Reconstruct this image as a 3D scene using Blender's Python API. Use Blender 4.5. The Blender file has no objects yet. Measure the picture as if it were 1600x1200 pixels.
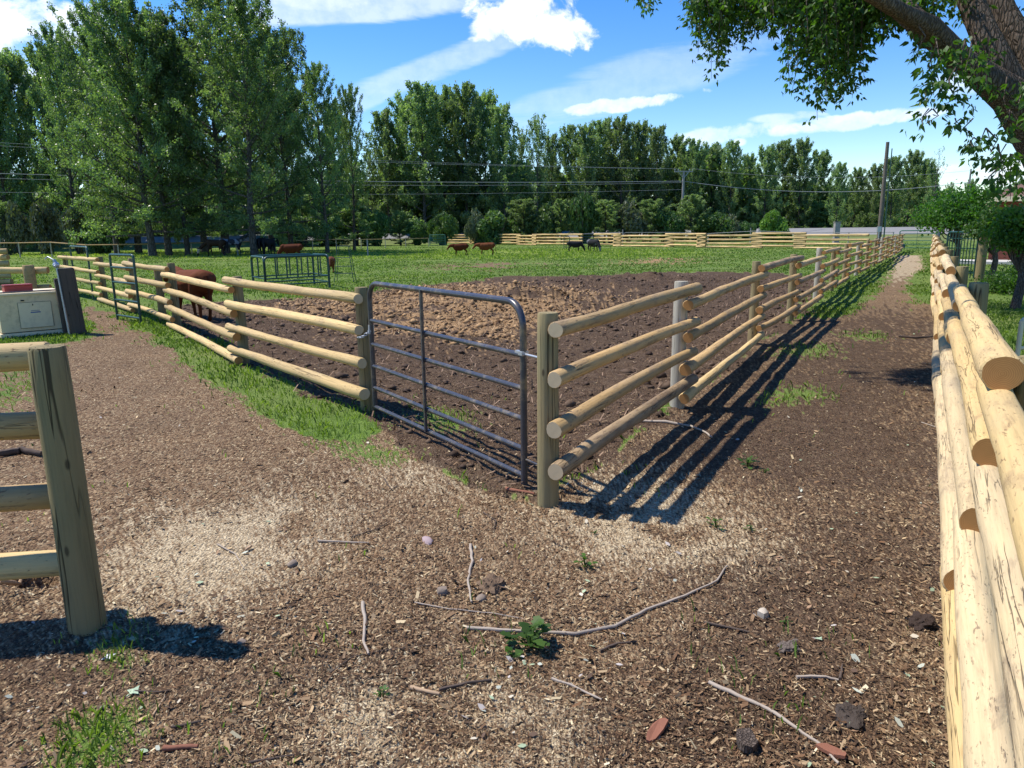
import bpy, bmesh, math, random
import numpy as np
from mathutils import Vector, Matrix, Quaternion
R=math.radians
scene=bpy.context.scene
COL=scene.collection
rnd=random.Random(7)
# ------------------------------------------------------------------ camera
H0=1.7; F=1130.0; PITCH=R(11.94); ROLL=R(0.69)
cf=Vector((0,math.cos(PITCH),-math.sin(PITCH))); cu0=Vector((0,math.sin(PITCH),math.cos(PITCH))); cr0=Vector((1,0,0))
cr=cr0*math.cos(ROLL)-cu0*math.sin(ROLL); cu=cu0*math.cos(ROLL)+cr0*math.sin(ROLL)
cam=bpy.data.cameras.new('camera'); camo=bpy.data.objects.new('camera',cam); COL.objects.link(camo)
camo.matrix_world=Matrix(((cr.x,cu.x,-cf.x,0),(cr.y,cu.y,-cf.y,0),(cr.z,cu.z,-cf.z,H0),(0,0,0,1)))
cam.sensor_width=36; cam.lens=36*F/1600; cam.clip_start=0.05; cam.clip_end=3000
scene.camera=camo
def ray(px,py): return cf*F+cr*(px-800)-cu*(py-600)
def G(px,py,z=0.0):
    "map position of a spot seen in the photo, lying at height z"
    d=ray(px,py); t=(z-H0)/d.z; p=d*t; return Vector((p.x,p.y,z))
def hor(px): return 361-(px-800)*0.01204
def AT(px,d): return Vector(((px-800)/1155.0*d,d,0))
def ZAT(px,py,d):
    v=ray(px,py); return H0+v.z/v.y*d
def PD(px,py,d):
    v=ray(px,py); t=d/v.y; return Vector((v.x*t,d,H0+v.z*t))
# ------------------------------------------------------------------ noise
_prm=np.random.RandomState(3).permutation(4096)
_val=np.random.RandomState(4).rand(4096)
def _h(ix,iy,s): return _val[_prm[(_prm[(ix+s*131)&4095]+iy)&4095]]
def vn(x,y,s=0):
    x=np.asarray(x,float); y=np.asarray(y,float)
    ix=np.floor(x).astype(int); iy=np.floor(y).astype(int); fx=x-ix; fy=y-iy
    fx=fx*fx*(3-2*fx); fy=fy*fy*(3-2*fy)
    a=_h(ix,iy,s); b=_h(ix+1,iy,s); c=_h(ix,iy+1,s); d=_h(ix+1,iy+1,s)
    return (a*(1-fx)+b*fx)*(1-fy)+(c*(1-fx)+d*fx)*fy
def fbm(x,y,s=0,o=4):
    r=0; a=.5; n=0
    for i in range(o):
        r=r+a*vn(x*2**i,y*2**i,s+i*7); n+=a; a*=.5
    return r/n
# ------------------------------------------------------------------ ground cover regions
def poly(pts): return [(G(*p).x,G(*p).y) for p in pts]
REG={
 'pen':[poly([(574,640),(500,610),(377,567),(300,525),(268,500),(262,478),(330,472),(420,468),(520,462),(600,453),(700,444),(800,432),(900,432),(1000,428),(1100,424),(1190,426),(1262,434),(1300,440),(1300,452),(1240,510),(1180,545),(1060,640),(860,790),(812,782),(690,735),(640,700)])],
 'straw':[poly([(440,480),(560,462),(640,452),(760,446),(850,452),(900,470),(880,505),(760,540),(660,530),(590,515),(500,500)]),
          poly([(968,410),(1000,404),(1090,402),(1095,408),(1040,413),(990,414)])],
 'patch':[poly([(680,414),(740,410),(830,413),(825,421),(740,424),(690,420)])],
 'verge':[poly([(120,478),(180,490),(250,506),(375,570),(500,612),(578,645),(602,664),(560,674),(480,660),(425,636),(385,602),(325,570),(268,534),(205,500),(155,482)]),
          poly([(500,694),(560,688),(640,712),(630,728),(565,722)]),
          poly([(0,520),(110,522),(150,518),(150,526),(110,535),(0,545)]),
          poly([(0,560),(22,560),(30,600),(22,640),(0,640)]),
          poly([(110,1160),(155,1115),(215,1095),(222,1130),(190,1200),(100,1230)]),
          poly([(190,985),(225,985),(240,1020),(205,1040),(180,1015)]),
          poly([(1200,610),(1265,595),(1275,620),(1220,632)]),
          poly([(1235,545),(1285,540),(1290,555),(1245,560)]),
          poly([(1310,520),(1350,518),(1350,530),(1312,530)]),
          poly([(655,640),(720,650),(700,680),(660,665)]),
          poly([(1405,396),(1420,400),(1400,425),(1380,450),(1340,480),(1295,496),(1262,492),(1300,455),(1340,430),(1380,405)]),
          poly([(1425,398),(1475,398),(1480,430),(1485,470),(1460,478),(1428,470),(1412,440),(1415,415)])],
 'lane':[poly([(1405,402),(1424,402),(1416,428),(1430,470),(1500,480),(1640,700),(2600,1500),(800,2600),(-900,2600),(-400,900),(-60,560),(100,537),(152,528),(140,508),(130,488),(140,478),(160,482),(205,508),(260,545),(330,590),(390,612),(430,660),(500,690),(560,690),(610,668),(650,700),(700,745),(812,782),(860,790),(1060,640),(1180,545),(1240,510),(1262,492),(1300,498),(1340,480),(1385,450)])],
 'pale':[poly([(150,850),(260,800),(420,790),(470,830),(440,900),(330,950),(200,960),(140,900)]),
         poly([(880,830),(960,770),(1120,770),(1200,830),(1280,900),(1180,920),(1050,900),(960,880)]),
         poly([(560,1085),(760,1050),(1010,1110),(900,1230),(600,1240),(430,1180)]),
         poly([(540,730),(660,720),(760,765),(700,790),(560,770)]),
         poly([(1350,420),(1425,415),(1430,440),(1375,445)])],
 'mud_shade':[poly([(880,790),(1060,660),(1200,560),(1330,480),(1410,478),(1470,500),(1480,760),(1300,800),(1150,760),(1000,768)]),poly([(1180,880),(1480,760),(1500,1240),(1000,1250),(950,1130),(1060,960)]),  # dark mud, with fence and post shadows painted into the ground colour
         poly([(0,900),(150,960),(330,1000),(420,1050),(260,1060),(120,1090),(0,1130)]),
         poly([(420,1010),(640,1000),(700,1060),(600,1100),(430,1070)])],
 'path':[poly([(1404,399),(1438,399),(1446,418),(1424,430),(1416,448),(1414,490),(1290,510),(1340,486),(1368,462),(1384,440),(1392,422)])],
 'topath':[poly([(1398,397),(1440,397),(1448,419),(1424,432),(1390,432)])],
 'far':[poly([(-300,385),(0,388),(300,392),(600,392),(800,390),(900,388),(1050,390),(1100,393),(1100,400),(940,404),(700,404),(300,404),(0,402),(-300,402)])],
}
def inpoly(P,x,y):
    ins=np.zeros(x.shape,bool); n=len(P); j=n-1
    for i in range(n):
        xi,yi=P[i]; xj,yj=P[j]
        c=((yi>y)!=(yj>y))
        ins^=c&(x<(xj-xi)*(y-yi)/((yj-yi)+1e-12)+xi); j=i
    return ins
def region(name,x,y,k=1.0):
    r=np.hypot(x,y); a=k*(.07+.016*r)
    dx=a*(fbm(x*1.1,y*1.1,11,3)-.5)*3+a*(vn(x*6,y*6,17)-.5)*.8; dy=a*(fbm(x*1.1,y*1.1,23,3)-.5)*3+a*(vn(x*6,y*6,19)-.5)*.8
    m=np.zeros(x.shape,bool)
    for P in REG[name]: m|=inpoly(P,x+dx,y+dy)
    return m
# right hand fence line: the yard beyond it is lawn
FD=Vector((math.sin(R(29.55)),math.cos(R(29.55)),0)); FN=Vector((FD.y,-FD.x,0))
def covers(x,y):
    "returns grass, pale, dark, straw, farness 0..1 for map positions"
    pen=region('pen',x,y); lane=region('lane',x,y,.6); verge=region('verge',x,y)
    jr=np.random.RandomState(len(x)%9999+1); r=np.hypot(x,y); ja=.03+.045*np.minimum(r,20)
    jx=x+jr.normal(0,1,x.shape)*ja; jy=y+jr.normal(0,1,x.shape)*ja
    straw=region('straw',jx,jy,2.2)&(jr.rand(*x.shape)<np.clip((fbm(x*1.9,y*1.9,221,4)-.34)*6,.12,1)); pale=region('pale',jx,jy,3.2)&(jr.rand(*x.shape)<np.clip((fbm(x*3.1,y*3.1,201,4)-.27)*6,0,1)); mud_shade=region('mud_shade',jx,jy,2.2); far=region('far',jx,jy)
    vj=.35*ja; verge=region('verge',x+jr.normal(0,1,x.shape)*vj,y+jr.normal(0,1,x.shape)*vj)
    patch=region('patch',jx,jy,2.5)&(fbm(x*.9,y*.9,211,3)>.42)
    yard=(x*FN.x+y*FN.y>0.42)&(y>1.5)&(fbm(x*.8,y*.8,5)+.02*(y-5)>.43)
    path=region('path',x+(jx-x)*.12,y+(jy-y)*.12,.15); tp=region('topath',x+(jx-x)*.2,y+(jy-y)*.2,.2)
    dirt=((pen|lane|patch)&~verge)|path
    pale=pale|(tp&path)
    grass=(~dirt)|yard
    grass&=~straw
    g=grass.astype(float)
    return g,(pale&~grass).astype(float),((pen|mud_shade)&~grass&~straw).astype(float),straw.astype(float),far.astype(float),pen
def blob(x,y,c,r): 
    return np.clip(1-((x-c[0])**2+(y-c[1])**2)/(r*r),0,1)**1.5
HOLE=G(55,905); MOUNDS=[(G(640,500),1.5,.16),(G(760,480),2.2,.26),(G(850,470),2.4,.30),(G(700,462),2.4,.2),(G(520,482),2.0,.15),(G(960,455),2.5,.14),(G(1080,440),3.5,.18),(G(660,535),1.2,.12),(G(900,500),1.2,.10),(G(930,442),4,.2)]
def gz(x,y):
    x=np.asarray(x,float); y=np.asarray(y,float)
    r=np.hypot(x,y)
    z=.03*(fbm(x*.7,y*.7,31,3)-.5)+.018*(fbm(x*4,y*4,37,3)-.5)
    pm=inpoly(REG['pen'][0],x,y).astype(float)
    z=z+.010*(fbm(x*11,y*11,39,3)-.5)*(r<9)-.012*np.clip(vn(x*3.3,y*3.3,61)-.72,0,1)*4
    z=z+pm*.09*(fbm(x*2.4,y*2.4,41,4)-.5)+pm*.04*(fbm(x*7,y*7,47,3)-.5)
    for c,rr,h in MOUNDS:
        b=blob(x,y,c,rr); z=z+b*h*1.0*(.35+1.5*(fbm(x*2.0,y*2.0,43,4)-.25))
    z=z-.16*blob(x,y,HOLE,.16)+.05*blob(x,y,HOLE+Vector((-.05,-.22,0)),.2)
    z=z+.03*blob(x,y,G(160,980),.28)*vn(x*14,y*14,3)
    fade=np.clip((200-r)/80,0,1)
    return z*fade
def gz1(p): return float(gz(np.array([p[0]]),np.array([p[1]]))[0])
def GG(px,py,up=0):
    p=G(px,py); p.z=gz1(p)+up; return p
# ------------------------------------------------------------------ object helpers
def tag(o,label=None,cat=None,group=None,kind=None):
    if label: o['label']=label
    if cat: o['category']=cat
    if group: o['group']=group
    if kind: o['kind']=kind
    return o
def empty(name,loc,rz=0,label=None,cat=None,group=None):
    o=bpy.data.objects.new(name,None); COL.objects.link(o); o.location=loc; o.rotation_euler=(0,0,rz); o.empty_display_size=.2
    return tag(o,label,cat,group)
WL={}
def obj(name,me,parent=None,loc=(0,0,0),quat=None,local=False):
    "loc is a world position unless local; parents are unrotated empties"
    o=bpy.data.objects.new(name,me); COL.objects.link(o); loc=Vector(loc)
    if parent:
        o.parent=parent
        if not local:
            w=Vector((0,0,0)); p=parent
            while p: w+=p.location; p=p.parent
            loc=loc-w
    o.location=loc
    if quat is not None: o.rotation_mode='QUATERNION'; o.rotation_quaternion=quat
    return o
def copy_tree(o,parent=None):
    c=o.copy(); COL.objects.link(c); c.parent=parent
    for ch in [k for k in bpy.data.objects if k.parent==o]: copy_tree(ch,c)
    return c
class MB:
    "collects shapes into one mesh"
    def __init__(s): s.v=[]; s.f=[]; s.m=[]
    def add(s,vs,fs,mi=0):
        b=len(s.v); s.v+=[tuple(v) for v in vs]; s.f+=[tuple(i+b for i in f) for f in fs]; s.m+=[mi]*len(fs); return s
    def tube(s,pts,rad,n=10,mi=0,cap=True,capm=None,wob=0,seed=0):
        pts=[Vector(p) for p in pts]; k=len(pts)
        if not hasattr(rad,'__len__'): rad=[rad]*k
        T=[(pts[min(i+1,k-1)]-pts[max(i-1,0)]).normalized() for i in range(k)]
        up=Vector((0,0,1)) if abs(T[0].z)<.9 else Vector((1,0,0))
        a=T[0].cross(up).normalized(); vs=[]; fs=[]; rr=random.Random(seed)
        ph=[rr.random()*6.28 for _ in range(4)]
        for i in range(k):
            a=(a-T[i]*a.dot(T[i])).normalized(); b=T[i].cross(a)
            for j in range(n):
                t=2*math.pi*j/n
                r=rad[i]*(1+wob*(math.sin(t*2+ph[0]+i*.23)*.5+math.sin(t*3+ph[1]+i*.41)*.35+math.sin(i*.9+ph[2]+t)*.6+rr.uniform(-.3,.3)))
                vs.append(pts[i]+a*math.cos(t)*r+b*math.sin(t)*r)
        for i in range(k-1):
            for j in range(n):
                fs.append((i*n+j,i*n+(j+1)%n,(i+1)*n+(j+1)%n,(i+1)*n+j))
        s.add(vs,fs,mi)
        if cap:
            cm=mi if capm is None else capm
            s.add(vs[:n],[tuple(range(n))],cm); s.add(vs[-n:],[tuple(reversed(range(n)))],cm)
        return s
    def box(s,c,d,mi=0,rz=0,bev=0):
        c=Vector(c); hx,hy,hz=d[0]/2,d[1]/2,d[2]/2; ca,sa=math.cos(rz),math.sin(rz)
        vs=[]
        for x,y,z in [(-1,-1,-1),(1,-1,-1),(1,1,-1),(-1,1,-1),(-1,-1,1),(1,-1,1),(1,1,1),(-1,1,1)]:
            X,Y=x*hx,y*hy; vs.append((c.x+X*ca-Y*sa,c.y+X*sa+Y*ca,c.z+z*hz))
        return s.add(vs,[(0,3,2,1),(4,5,6,7),(0,1,5,4),(1,2,6,5),(2,3,7,6),(3,0,4,7)],mi)
    def ball(s,c,r,mi=0,n=8,jit=0,seed=0,sq=(1,1,1)):
        rr=random.Random(seed); vs=[]; fs=[]; m=n//2+1; c=Vector(c)
        vs.append(c+Vector((0,0,r*sq[2])))
        for i in range(1,m):
            for j in range(n):
                a=math.pi*i/m; b=2*math.pi*j/n; q=r*(1+rr.uniform(-jit,jit))
                vs.append(c+Vector((math.sin(a)*math.cos(b)*q*sq[0],math.sin(a)*math.sin(b)*q*sq[1],math.cos(a)*q*sq[2])))
        vs.append(c-Vector((0,0,r*sq[2])))
        for j in range(n): fs.append((0,1+j,1+(j+1)%n))
        for i in range(m-2):
            for j in range(n): fs.append((1+i*n+j,1+(i+1)*n+j,1+(i+1)*n+(j+1)%n,1+i*n+(j+1)%n))
        L=len(vs)-1
        for j in range(n): fs.append((L,1+(m-2)*n+(j+1)%n,1+(m-2)*n+j))
        return s.add(vs,fs,mi)
    def mesh(s,name,mats,smooth=True,bevel=0):
        me=bpy.data.meshes.new(name); me.from_pydata(s.v,[],s.f)
        mats=mats if isinstance(mats,(list,tuple)) else [mats]
        for m in mats: me.materials.append(m)
        me.polygons.foreach_set('material_index',s.m)
        if bevel:
            bm=bmesh.new(); bm.from_mesh(me); bmesh.ops.bevel(bm,geom=bm.edges[:],offset=bevel,segments=2,affect='EDGES'); bm.to_mesh(me); bm.free()
        if smooth:
            me.polygons.foreach_set('use_smooth',[True]*len(me.polygons))
            try: me.set_sharp_from_angle(angle=R(50))
            except Exception: pass
        me.update(); return me
def np_mesh(name,V,k,mat,colors=None,F=None,smooth=False):
    "V (N,3); every k verts make one face unless F given; colors (N,3)"
    me=bpy.data.meshes.new(name); V=np.ascontiguousarray(V,dtype=np.float32); N=len(V)
    if F is None: F=np.arange(N,dtype=np.int32).reshape(-1,k)
    M=len(F); me.vertices.add(N); me.vertices.foreach_set('co',V.ravel())
    me.loops.add(M*k); me.loops.foreach_set('vertex_index',F.astype(np.int32).ravel())
    me.polygons.add(M); me.polygons.foreach_set('loop_start',np.arange(0,M*k,k,dtype=np.int32))
    if smooth: me.polygons.foreach_set('use_smooth',np.ones(M,bool))
    if colors is not None:
        a=me.color_attributes.new('tint','FLOAT_COLOR','POINT')
        c=np.ones((N,4),np.float32); c[:,:3]=colors; a.data.foreach_set('color',c.ravel())
    me.materials.append(mat); me.update(calc_edges=True); me.validate(); return me
# ------------------------------------------------------------------ materials
class NT:
    def __init__(s,name):
        s.m=bpy.data.materials.new(name); s.m.use_nodes=True; s.t=s.m.node_tree; s.n=s.t.nodes; s.b=s.n['Principled BSDF']; s.out=s.n['Material Output']
    def nd(s,ty,ins=None,**kw):
        n=s.n.new(ty)
        for k,v in kw.items(): setattr(n,k,v)
        for k,v in (ins or {}).items():
            if hasattr(v,'is_output') : s.t.links.new(v,n.inputs[k])
            else: n.inputs[k].default_value=v
        return n
    def lk(s,a,b): s.t.links.new(a,b)
    def coord(s,scale=(1,1,1),kind='Object'):
        c=s.nd('ShaderNodeTexCoord'); m=s.nd('ShaderNodeMapping',{'Vector':c.outputs[kind],'Scale':scale}); return m.outputs[0]
    def noise(s,vec,scale,detail=4,rough=.55,dist=0):
        return s.nd('ShaderNodeTexNoise',{'Vector':vec,'Scale':scale,'Detail':detail,'Roughness':rough,'Distortion':dist}).outputs['Fac']
    def ramp(s,fac,stops,interp='LINEAR'):
        r=s.nd('ShaderNodeValToRGB',{'Fac':fac}); e=r.color_ramp; e.interpolation=interp
        while len(e.elements)<len(stops): e.elements.new(.5)
        for i,(p,c) in enumerate(stops):
            e.elements[i].position=p; c=c if hasattr(c,'__len__') else (c,c,c); e.elements[i].color=(*c,1)
        return r.outputs[0]
    def mix(s,fac,a,b,mode='MIX'):
        n=s.nd('ShaderNodeMix',data_type='RGBA',blend_type=mode)
        for i,v in ((0,fac),(6,a),(7,b)):
            if hasattr(v,'is_output'): s.lk(v,n.inputs[i])
            else: n.inputs[i].default_value=v if i==0 else (*v,1)
        return n.outputs[2]
    def math(s,op,a,b=0,clamp=False):
        n=s.nd('ShaderNodeMath',operation=op,use_clamp=clamp)
        for i,v in ((0,a),(1,b)):
            if hasattr(v,'is_output'): s.lk(v,n.inputs[i])
            else: n.inputs[i].default_value=v
        return n.outputs[0]
    def bump(s,h,dist,st=1.0):
        n=s.nd('ShaderNodeBump',{'Height':h,'Distance':dist,'Strength':st}); s.lk(n.outputs[0],s.b.inputs['Normal']); return n
    def color(s,v):
        if hasattr(v,'is_output'): s.lk(v,s.b.inputs['Base Color'])
        else: s.b.inputs['Base Color'].default_value=(*v,1)
    def rough(s,v,spec=.3):
        if hasattr(v,'is_output'): s.lk(v,s.b.inputs['Roughness'])
        else: s.b.inputs['Roughness'].default_value=v
        s.b.inputs['Specular IOR Level'].default_value=spec
def m_log(name,base,dark,bark,barkamt):
    n=NT(name); oi=n.nd('ShaderNodeObjectInfo')
    c0=n.nd('ShaderNodeTexCoord'); off=n.nd('ShaderNodeVectorMath',{0:c0.outputs['Object'],1:n.nd('ShaderNodeCombineXYZ',{'X':n.math('MULTIPLY',oi.outputs['Random'],37.0)}).outputs[0]},operation='ADD').outputs[0]
    def mp(sc): return n.nd('ShaderNodeMapping',{'Vector':off,'Scale':sc}).outputs[0]
    grain=n.noise(mp((3,60,60)),1,5,.6)
    blot=n.noise(mp((2.2,9,9)),1,5,.65,.4)
    col=n.ramp(grain,[(.25,tuple(x*.72 for x in base)),(.5,base),(.8,tuple(min(1,x*1.12) for x in base))])
    tone=n.math('MULTIPLY_ADD',oi.outputs['Random'],.35); n.n[tone.node.name].inputs[2].default_value=.75
    col=n.mix(1.0,col,n.nd('ShaderNodeCombineColor',{0:tone,1:tone,2:tone}).outputs[0],'MULTIPLY')
    bm_=n.ramp(blot,[(max(0,.62-barkamt*.4),0),(.72-barkamt*.35,.75)])
    bcol=n.mix(n.noise(mp((20,60,60)),1,4),dark,bark)
    col=n.mix(bm_,col,bcol)
    col=n.mix(n.math('MULTIPLY',n.ramp(n.noise(mp((1.1,3.5,3.5)),1,4,.6),[(.42,0),(.66,1)]),.5),col,tuple(.62*x+.07 for x in base))
    # small flecks of inner bark and knots
    flm=n.ramp(n.noise(mp((24,75,75)),1,3,.6,.5),[(.60,0),(.68,1)])
    flm=n.mix(1.0,flm,n.ramp(n.noise(mp((3,12,12)),1,3),[(.40,0),(.52,1)]),'MULTIPLY')
    col=n.mix(n.math('MULTIPLY',flm,.75),col,bark)
    kn=n.nd('ShaderNodeTexVoronoi',{'Vector':mp((2.2,7,7)),'Scale':1.0})
    knm=n.ramp(kn.outputs['Distance'],[(.05,1),(.12,0)])
    col=n.mix(n.math('MULTIPLY',knm,.7),col,dark)
    cr_=n.noise(mp((.9,26,26)),1,3,.5,.3); crm=n.ramp(cr_,[(.485,0),(.497,1),(.503,1),(.515,0)])
    crm=n.mix(1.0,crm,n.ramp(n.noise(mp((.8,5,5)),1,2),[(.5,0),(.58,1)]),'MULTIPLY')
    col=n.mix(n.math('MULTIPLY',crm,.8),col,tuple(x*.35 for x in dark))
    n.color(col); n.rough(.72,.25)
    h=n.math('ADD',n.math('MULTIPLY',grain,.5),n.math('MULTIPLY',crm,-.9)); h=n.math('ADD',h,n.math('MULTIPLY',bm_,.35)); h=n.math('ADD',h,n.math('MULTIPLY',flm,.3))
    n.bump(h,.006,.9); return n.m
LOG=m_log('peeled_log',(.62,.44,.195),(.36,.23,.10),(.22,.13,.065),.08)
LOGW=m_log('weathered_log',(.52,.34,.145),(.27,.19,.115),(.12,.08,.05),.22)
LOGR=m_log('blotched_log',(.60,.46,.26),(.34,.25,.15),(.20,.14,.09),.16)
LOGB=m_log('barky_log',(.46,.32,.17),(.19,.12,.065),(.09,.055,.035),.45)
def m_end(name,base,dark):
    n=NT(name); c=n.nd('ShaderNodeTexCoord').outputs['Object']; sp=n.nd('ShaderNodeSeparateXYZ',{0:c})
    v=n.nd('ShaderNodeCombineXYZ',{'X':sp.outputs[1],'Y':sp.outputs[2]}).outputs[0]
    ln=n.nd('ShaderNodeVectorMath',{0:v},operation='LENGTH').outputs['Value']
    ring=n.math('SINE',n.math('ADD',n.math('MULTIPLY',ln,900),n.math('MULTIPLY',n.noise(c,25,3),9)))
    kerf=n.nd('ShaderNodeTexWave',{'Vector':c,'Scale':14.0,'Distortion':1.5}).outputs['Fac']
    f=n.math('MULTIPLY_ADD',ring,.3); n.n[f.node.name].inputs[2].default_value=.5
    col=n.mix(f,dark,base); col=n.mix(n.math('MULTIPLY',n.noise(c,40,4),.35),col,tuple(x*.6 for x in dark))
    n.color(col); n.rough(.8,.2); n.bump(kerf,.001,.6); return n.m
END_O=m_end('sawn_end_orange',(.56,.29,.10),(.36,.165,.055)); END_P=m_end('sawn_end_pale',(.70,.56,.36),(.58,.43,.25))
def m_post(name,base,green,dark):
    n=NT(name); oi=n.nd('ShaderNodeObjectInfo'); c0=n.nd('ShaderNodeTexCoord')
    off=n.nd('ShaderNodeVectorMath',{0:c0.outputs['Object'],1:n.nd('ShaderNodeCombineXYZ',{'Z':n.math('MULTIPLY',oi.outputs['Random'],29.0)}).outputs[0]},operation='ADD').outputs[0]
    def mp(sc): return n.nd('ShaderNodeMapping',{'Vector':off,'Scale':sc}).outputs[0]
    g=n.noise(mp((55,55,2.5)),1,5,.65); col=n.ramp(g,[(.2,dark),(.48,base),(.8,tuple(x*1.2 for x in base))])
    col=n.mix(n.ramp(n.noise(mp((3,3,1.4)),1,3),[(.35,0),(.7,.8)]),col,green)
    cr_=n.noise(mp((16,16,.5)),1,2,.5,.2); crm=n.ramp(cr_,[(.486,0),(.497,1),(.503,1),(.514,0)])
    crm=n.mix(1.0,crm,n.ramp(n.noise(mp((6,6,.7)),1,2),[(.42,0),(.52,1)]),'MULTIPLY')
    col=n.mix(n.math('MULTIPLY',crm,.85),col,tuple(x*.2 for x in dark))
    kn=n.ramp(n.nd('ShaderNodeTexVoronoi',{'Vector':mp((10,10,4)),'Scale':1.0}).outputs['Distance'],[(.06,1),(.12,0)])
    col=n.mix(n.math('MULTIPLY',kn,.8),col,tuple(x*.4 for x in dark))
    n.color(col); n.rough(.8,.2); h=n.math('ADD',g,n.math('MULTIPLY',crm,-1.5)); n.bump(h,.005,.9); return n.m
POST=m_post('treated_post',(.30,.225,.11),(.24,.22,.12),(.14,.10,.055))
POSTD=m_post('dark_post',(.26,.20,.10),(.20,.175,.085),(.12,.09,.05))
POSTG=m_post('grey_post',(.42,.38,.30),(.36,.34,.27),(.22,.19,.15))
TIE=m_post('creosote_tie',(.10,.08,.065),(.08,.07,.06),(.035,.03,.025))
def m_plain(name,col,rough=.5,spec=.5,metal=0,noise=.15,scale=8,bump=0,dirt=None,dirtamt=.5,dscale=6):
    n=NT(name); c=n.coord(); f=n.noise(c,scale,5,.6)
    k=n.mix(f,tuple(x*(1-noise) for x in col),tuple(min(1,x*(1+noise)) for x in col))
    if dirt: k=n.mix(n.math('MULTIPLY',n.ramp(n.noise(c,dscale,6,.7),[(.5,0),(.68,1)]),dirtamt),k,dirt)
    n.color(k); n.rough(rough,spec); n.b.inputs['Metallic'].default_value=metal
    if bump: n.bump(n.noise(c,scale*6,4),bump)
    return n.m
STEEL=m_plain('dark_painted_steel',(.062,.063,.075),.32,.5,.3,.2,10,.0006,(.32,.25,.16),.6,9)
GREEN=m_plain('green_painted_steel',(.016,.06,.045),.4,.5,0,.2,10)
GREENG=m_plain('bright_green_steel',(.05,.16,.10),.45)
GALV=m_plain('galvanised_metal',(.45,.47,.5),.4,.5,.6,.2,12)
WHITE=m_plain('white_paint',(.82,.68,.44),.5,.4,0,.05,6,0,(.38,.30,.2),.3,5)
CREAM=m_plain('cream_cabinet_paint',(.80,.63,.38),.5,.4,0,.06,4,0,(.36,.27,.17),.45,7)
RED=m_plain('dull_red_plastic',(.30,.045,.04),.5,.4,0,.15)
WIREM=m_plain('power_cable',(.30,.31,.33),.5,.3)
POLEM=m_post('pole_wood',(.16,.13,.105),(.14,.12,.1),(.07,.055,.045))
POLEG=m_post('grey_pole_wood',(.30,.29,.28),(.28,.27,.26),(.18,.17,.16))
BLACKM=m_plain('black_gap',(.02,.02,.02),.7,.1)
BLUE=m_plain('blue_label',(.05,.13,.33),.5)
GREYTX=m_plain('grey_label',(.3,.3,.32),.5)
def m_bark(name,a,b,sc=1.0):
    n=NT(name); c=n.coord((sc*9,sc*9,sc*2.2)); f=n.noise(c,1,6,.7,.6); v=n.nd('ShaderNodeTexVoronoi',{'Vector':n.coord((sc*16,sc*16,sc*4)),'Scale':1.0,'Randomness':1.0},feature='DISTANCE_TO_EDGE').outputs[0]
    vm=n.ramp(v,[(0,0),(.18,1)]); col=n.mix(f,b,a); col=n.mix(n.math('MULTIPLY',n.math('SUBTRACT',1,vm),.7),col,tuple(x*.4 for x in b)); n.color(col); n.rough(.95,.05)
    n.bump(n.math('ADD',n.math('MULTIPLY',vm,.6),n.math('MULTIPLY',f,1.5)),.05/sc,1.0); return n.m
BARK=m_bark('rough_bark',(.24,.19,.155),(.13,.10,.08),2.2); BARKG=m_bark('poplar_bark',(.20,.185,.16),(.10,.09,.075),.5)
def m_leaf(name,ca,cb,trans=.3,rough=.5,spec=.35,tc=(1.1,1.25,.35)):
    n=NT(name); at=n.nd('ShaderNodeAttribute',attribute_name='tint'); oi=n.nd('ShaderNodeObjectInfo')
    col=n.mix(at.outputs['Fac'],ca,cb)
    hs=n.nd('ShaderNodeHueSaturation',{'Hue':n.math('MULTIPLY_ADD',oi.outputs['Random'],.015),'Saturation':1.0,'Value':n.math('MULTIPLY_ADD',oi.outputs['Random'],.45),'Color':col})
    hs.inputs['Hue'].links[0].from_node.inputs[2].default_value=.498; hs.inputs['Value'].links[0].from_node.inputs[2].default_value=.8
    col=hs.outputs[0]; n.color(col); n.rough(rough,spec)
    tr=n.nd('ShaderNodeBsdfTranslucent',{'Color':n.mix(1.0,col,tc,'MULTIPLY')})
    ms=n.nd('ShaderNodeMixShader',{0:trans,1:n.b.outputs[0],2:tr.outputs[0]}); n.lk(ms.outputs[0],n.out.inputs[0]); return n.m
LEAF=m_leaf('poplar_leaves',(.055,.10,.042),(.20,.27,.125),.5,.38,.5,(1.3,1.5,.5))
LEAFF=m_leaf('far_poplar_leaves',(.08,.13,.058),(.27,.345,.175),.5,.5,.35,(1.3,1.5,.5))
LEAFM=m_leaf('maple_leaves',(.035,.085,.018),(.10,.19,.035),.42,.5,.3,(1.5,1.8,.4))
LEAFB=m_leaf('bush_leaves',(.06,.115,.04),(.18,.26,.09),.3)
LEAFY=m_leaf('bright_bush_leaves',(.10,.19,.035),(.22,.36,.07),.35)
LEAFS=m_leaf('silvery_bush_leaves',(.10,.125,.07),(.20,.22,.13),.2)
GRASSM=m_leaf('grass_blades',(.07,.13,.026),(.235,.32,.075),.45,.6,.2,(1.3,1.5,.4))
def m_tint(name,rough=.8,spec=.2,trans=0):
    n=NT(name); at=n.nd('ShaderNodeAttribute',attribute_name='tint'); n.lk(at.outputs['Color'],n.b.inputs['Base Color']); n.rough(rough,spec); return n.m
CHIP=m_tint('wood_chips')
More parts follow.
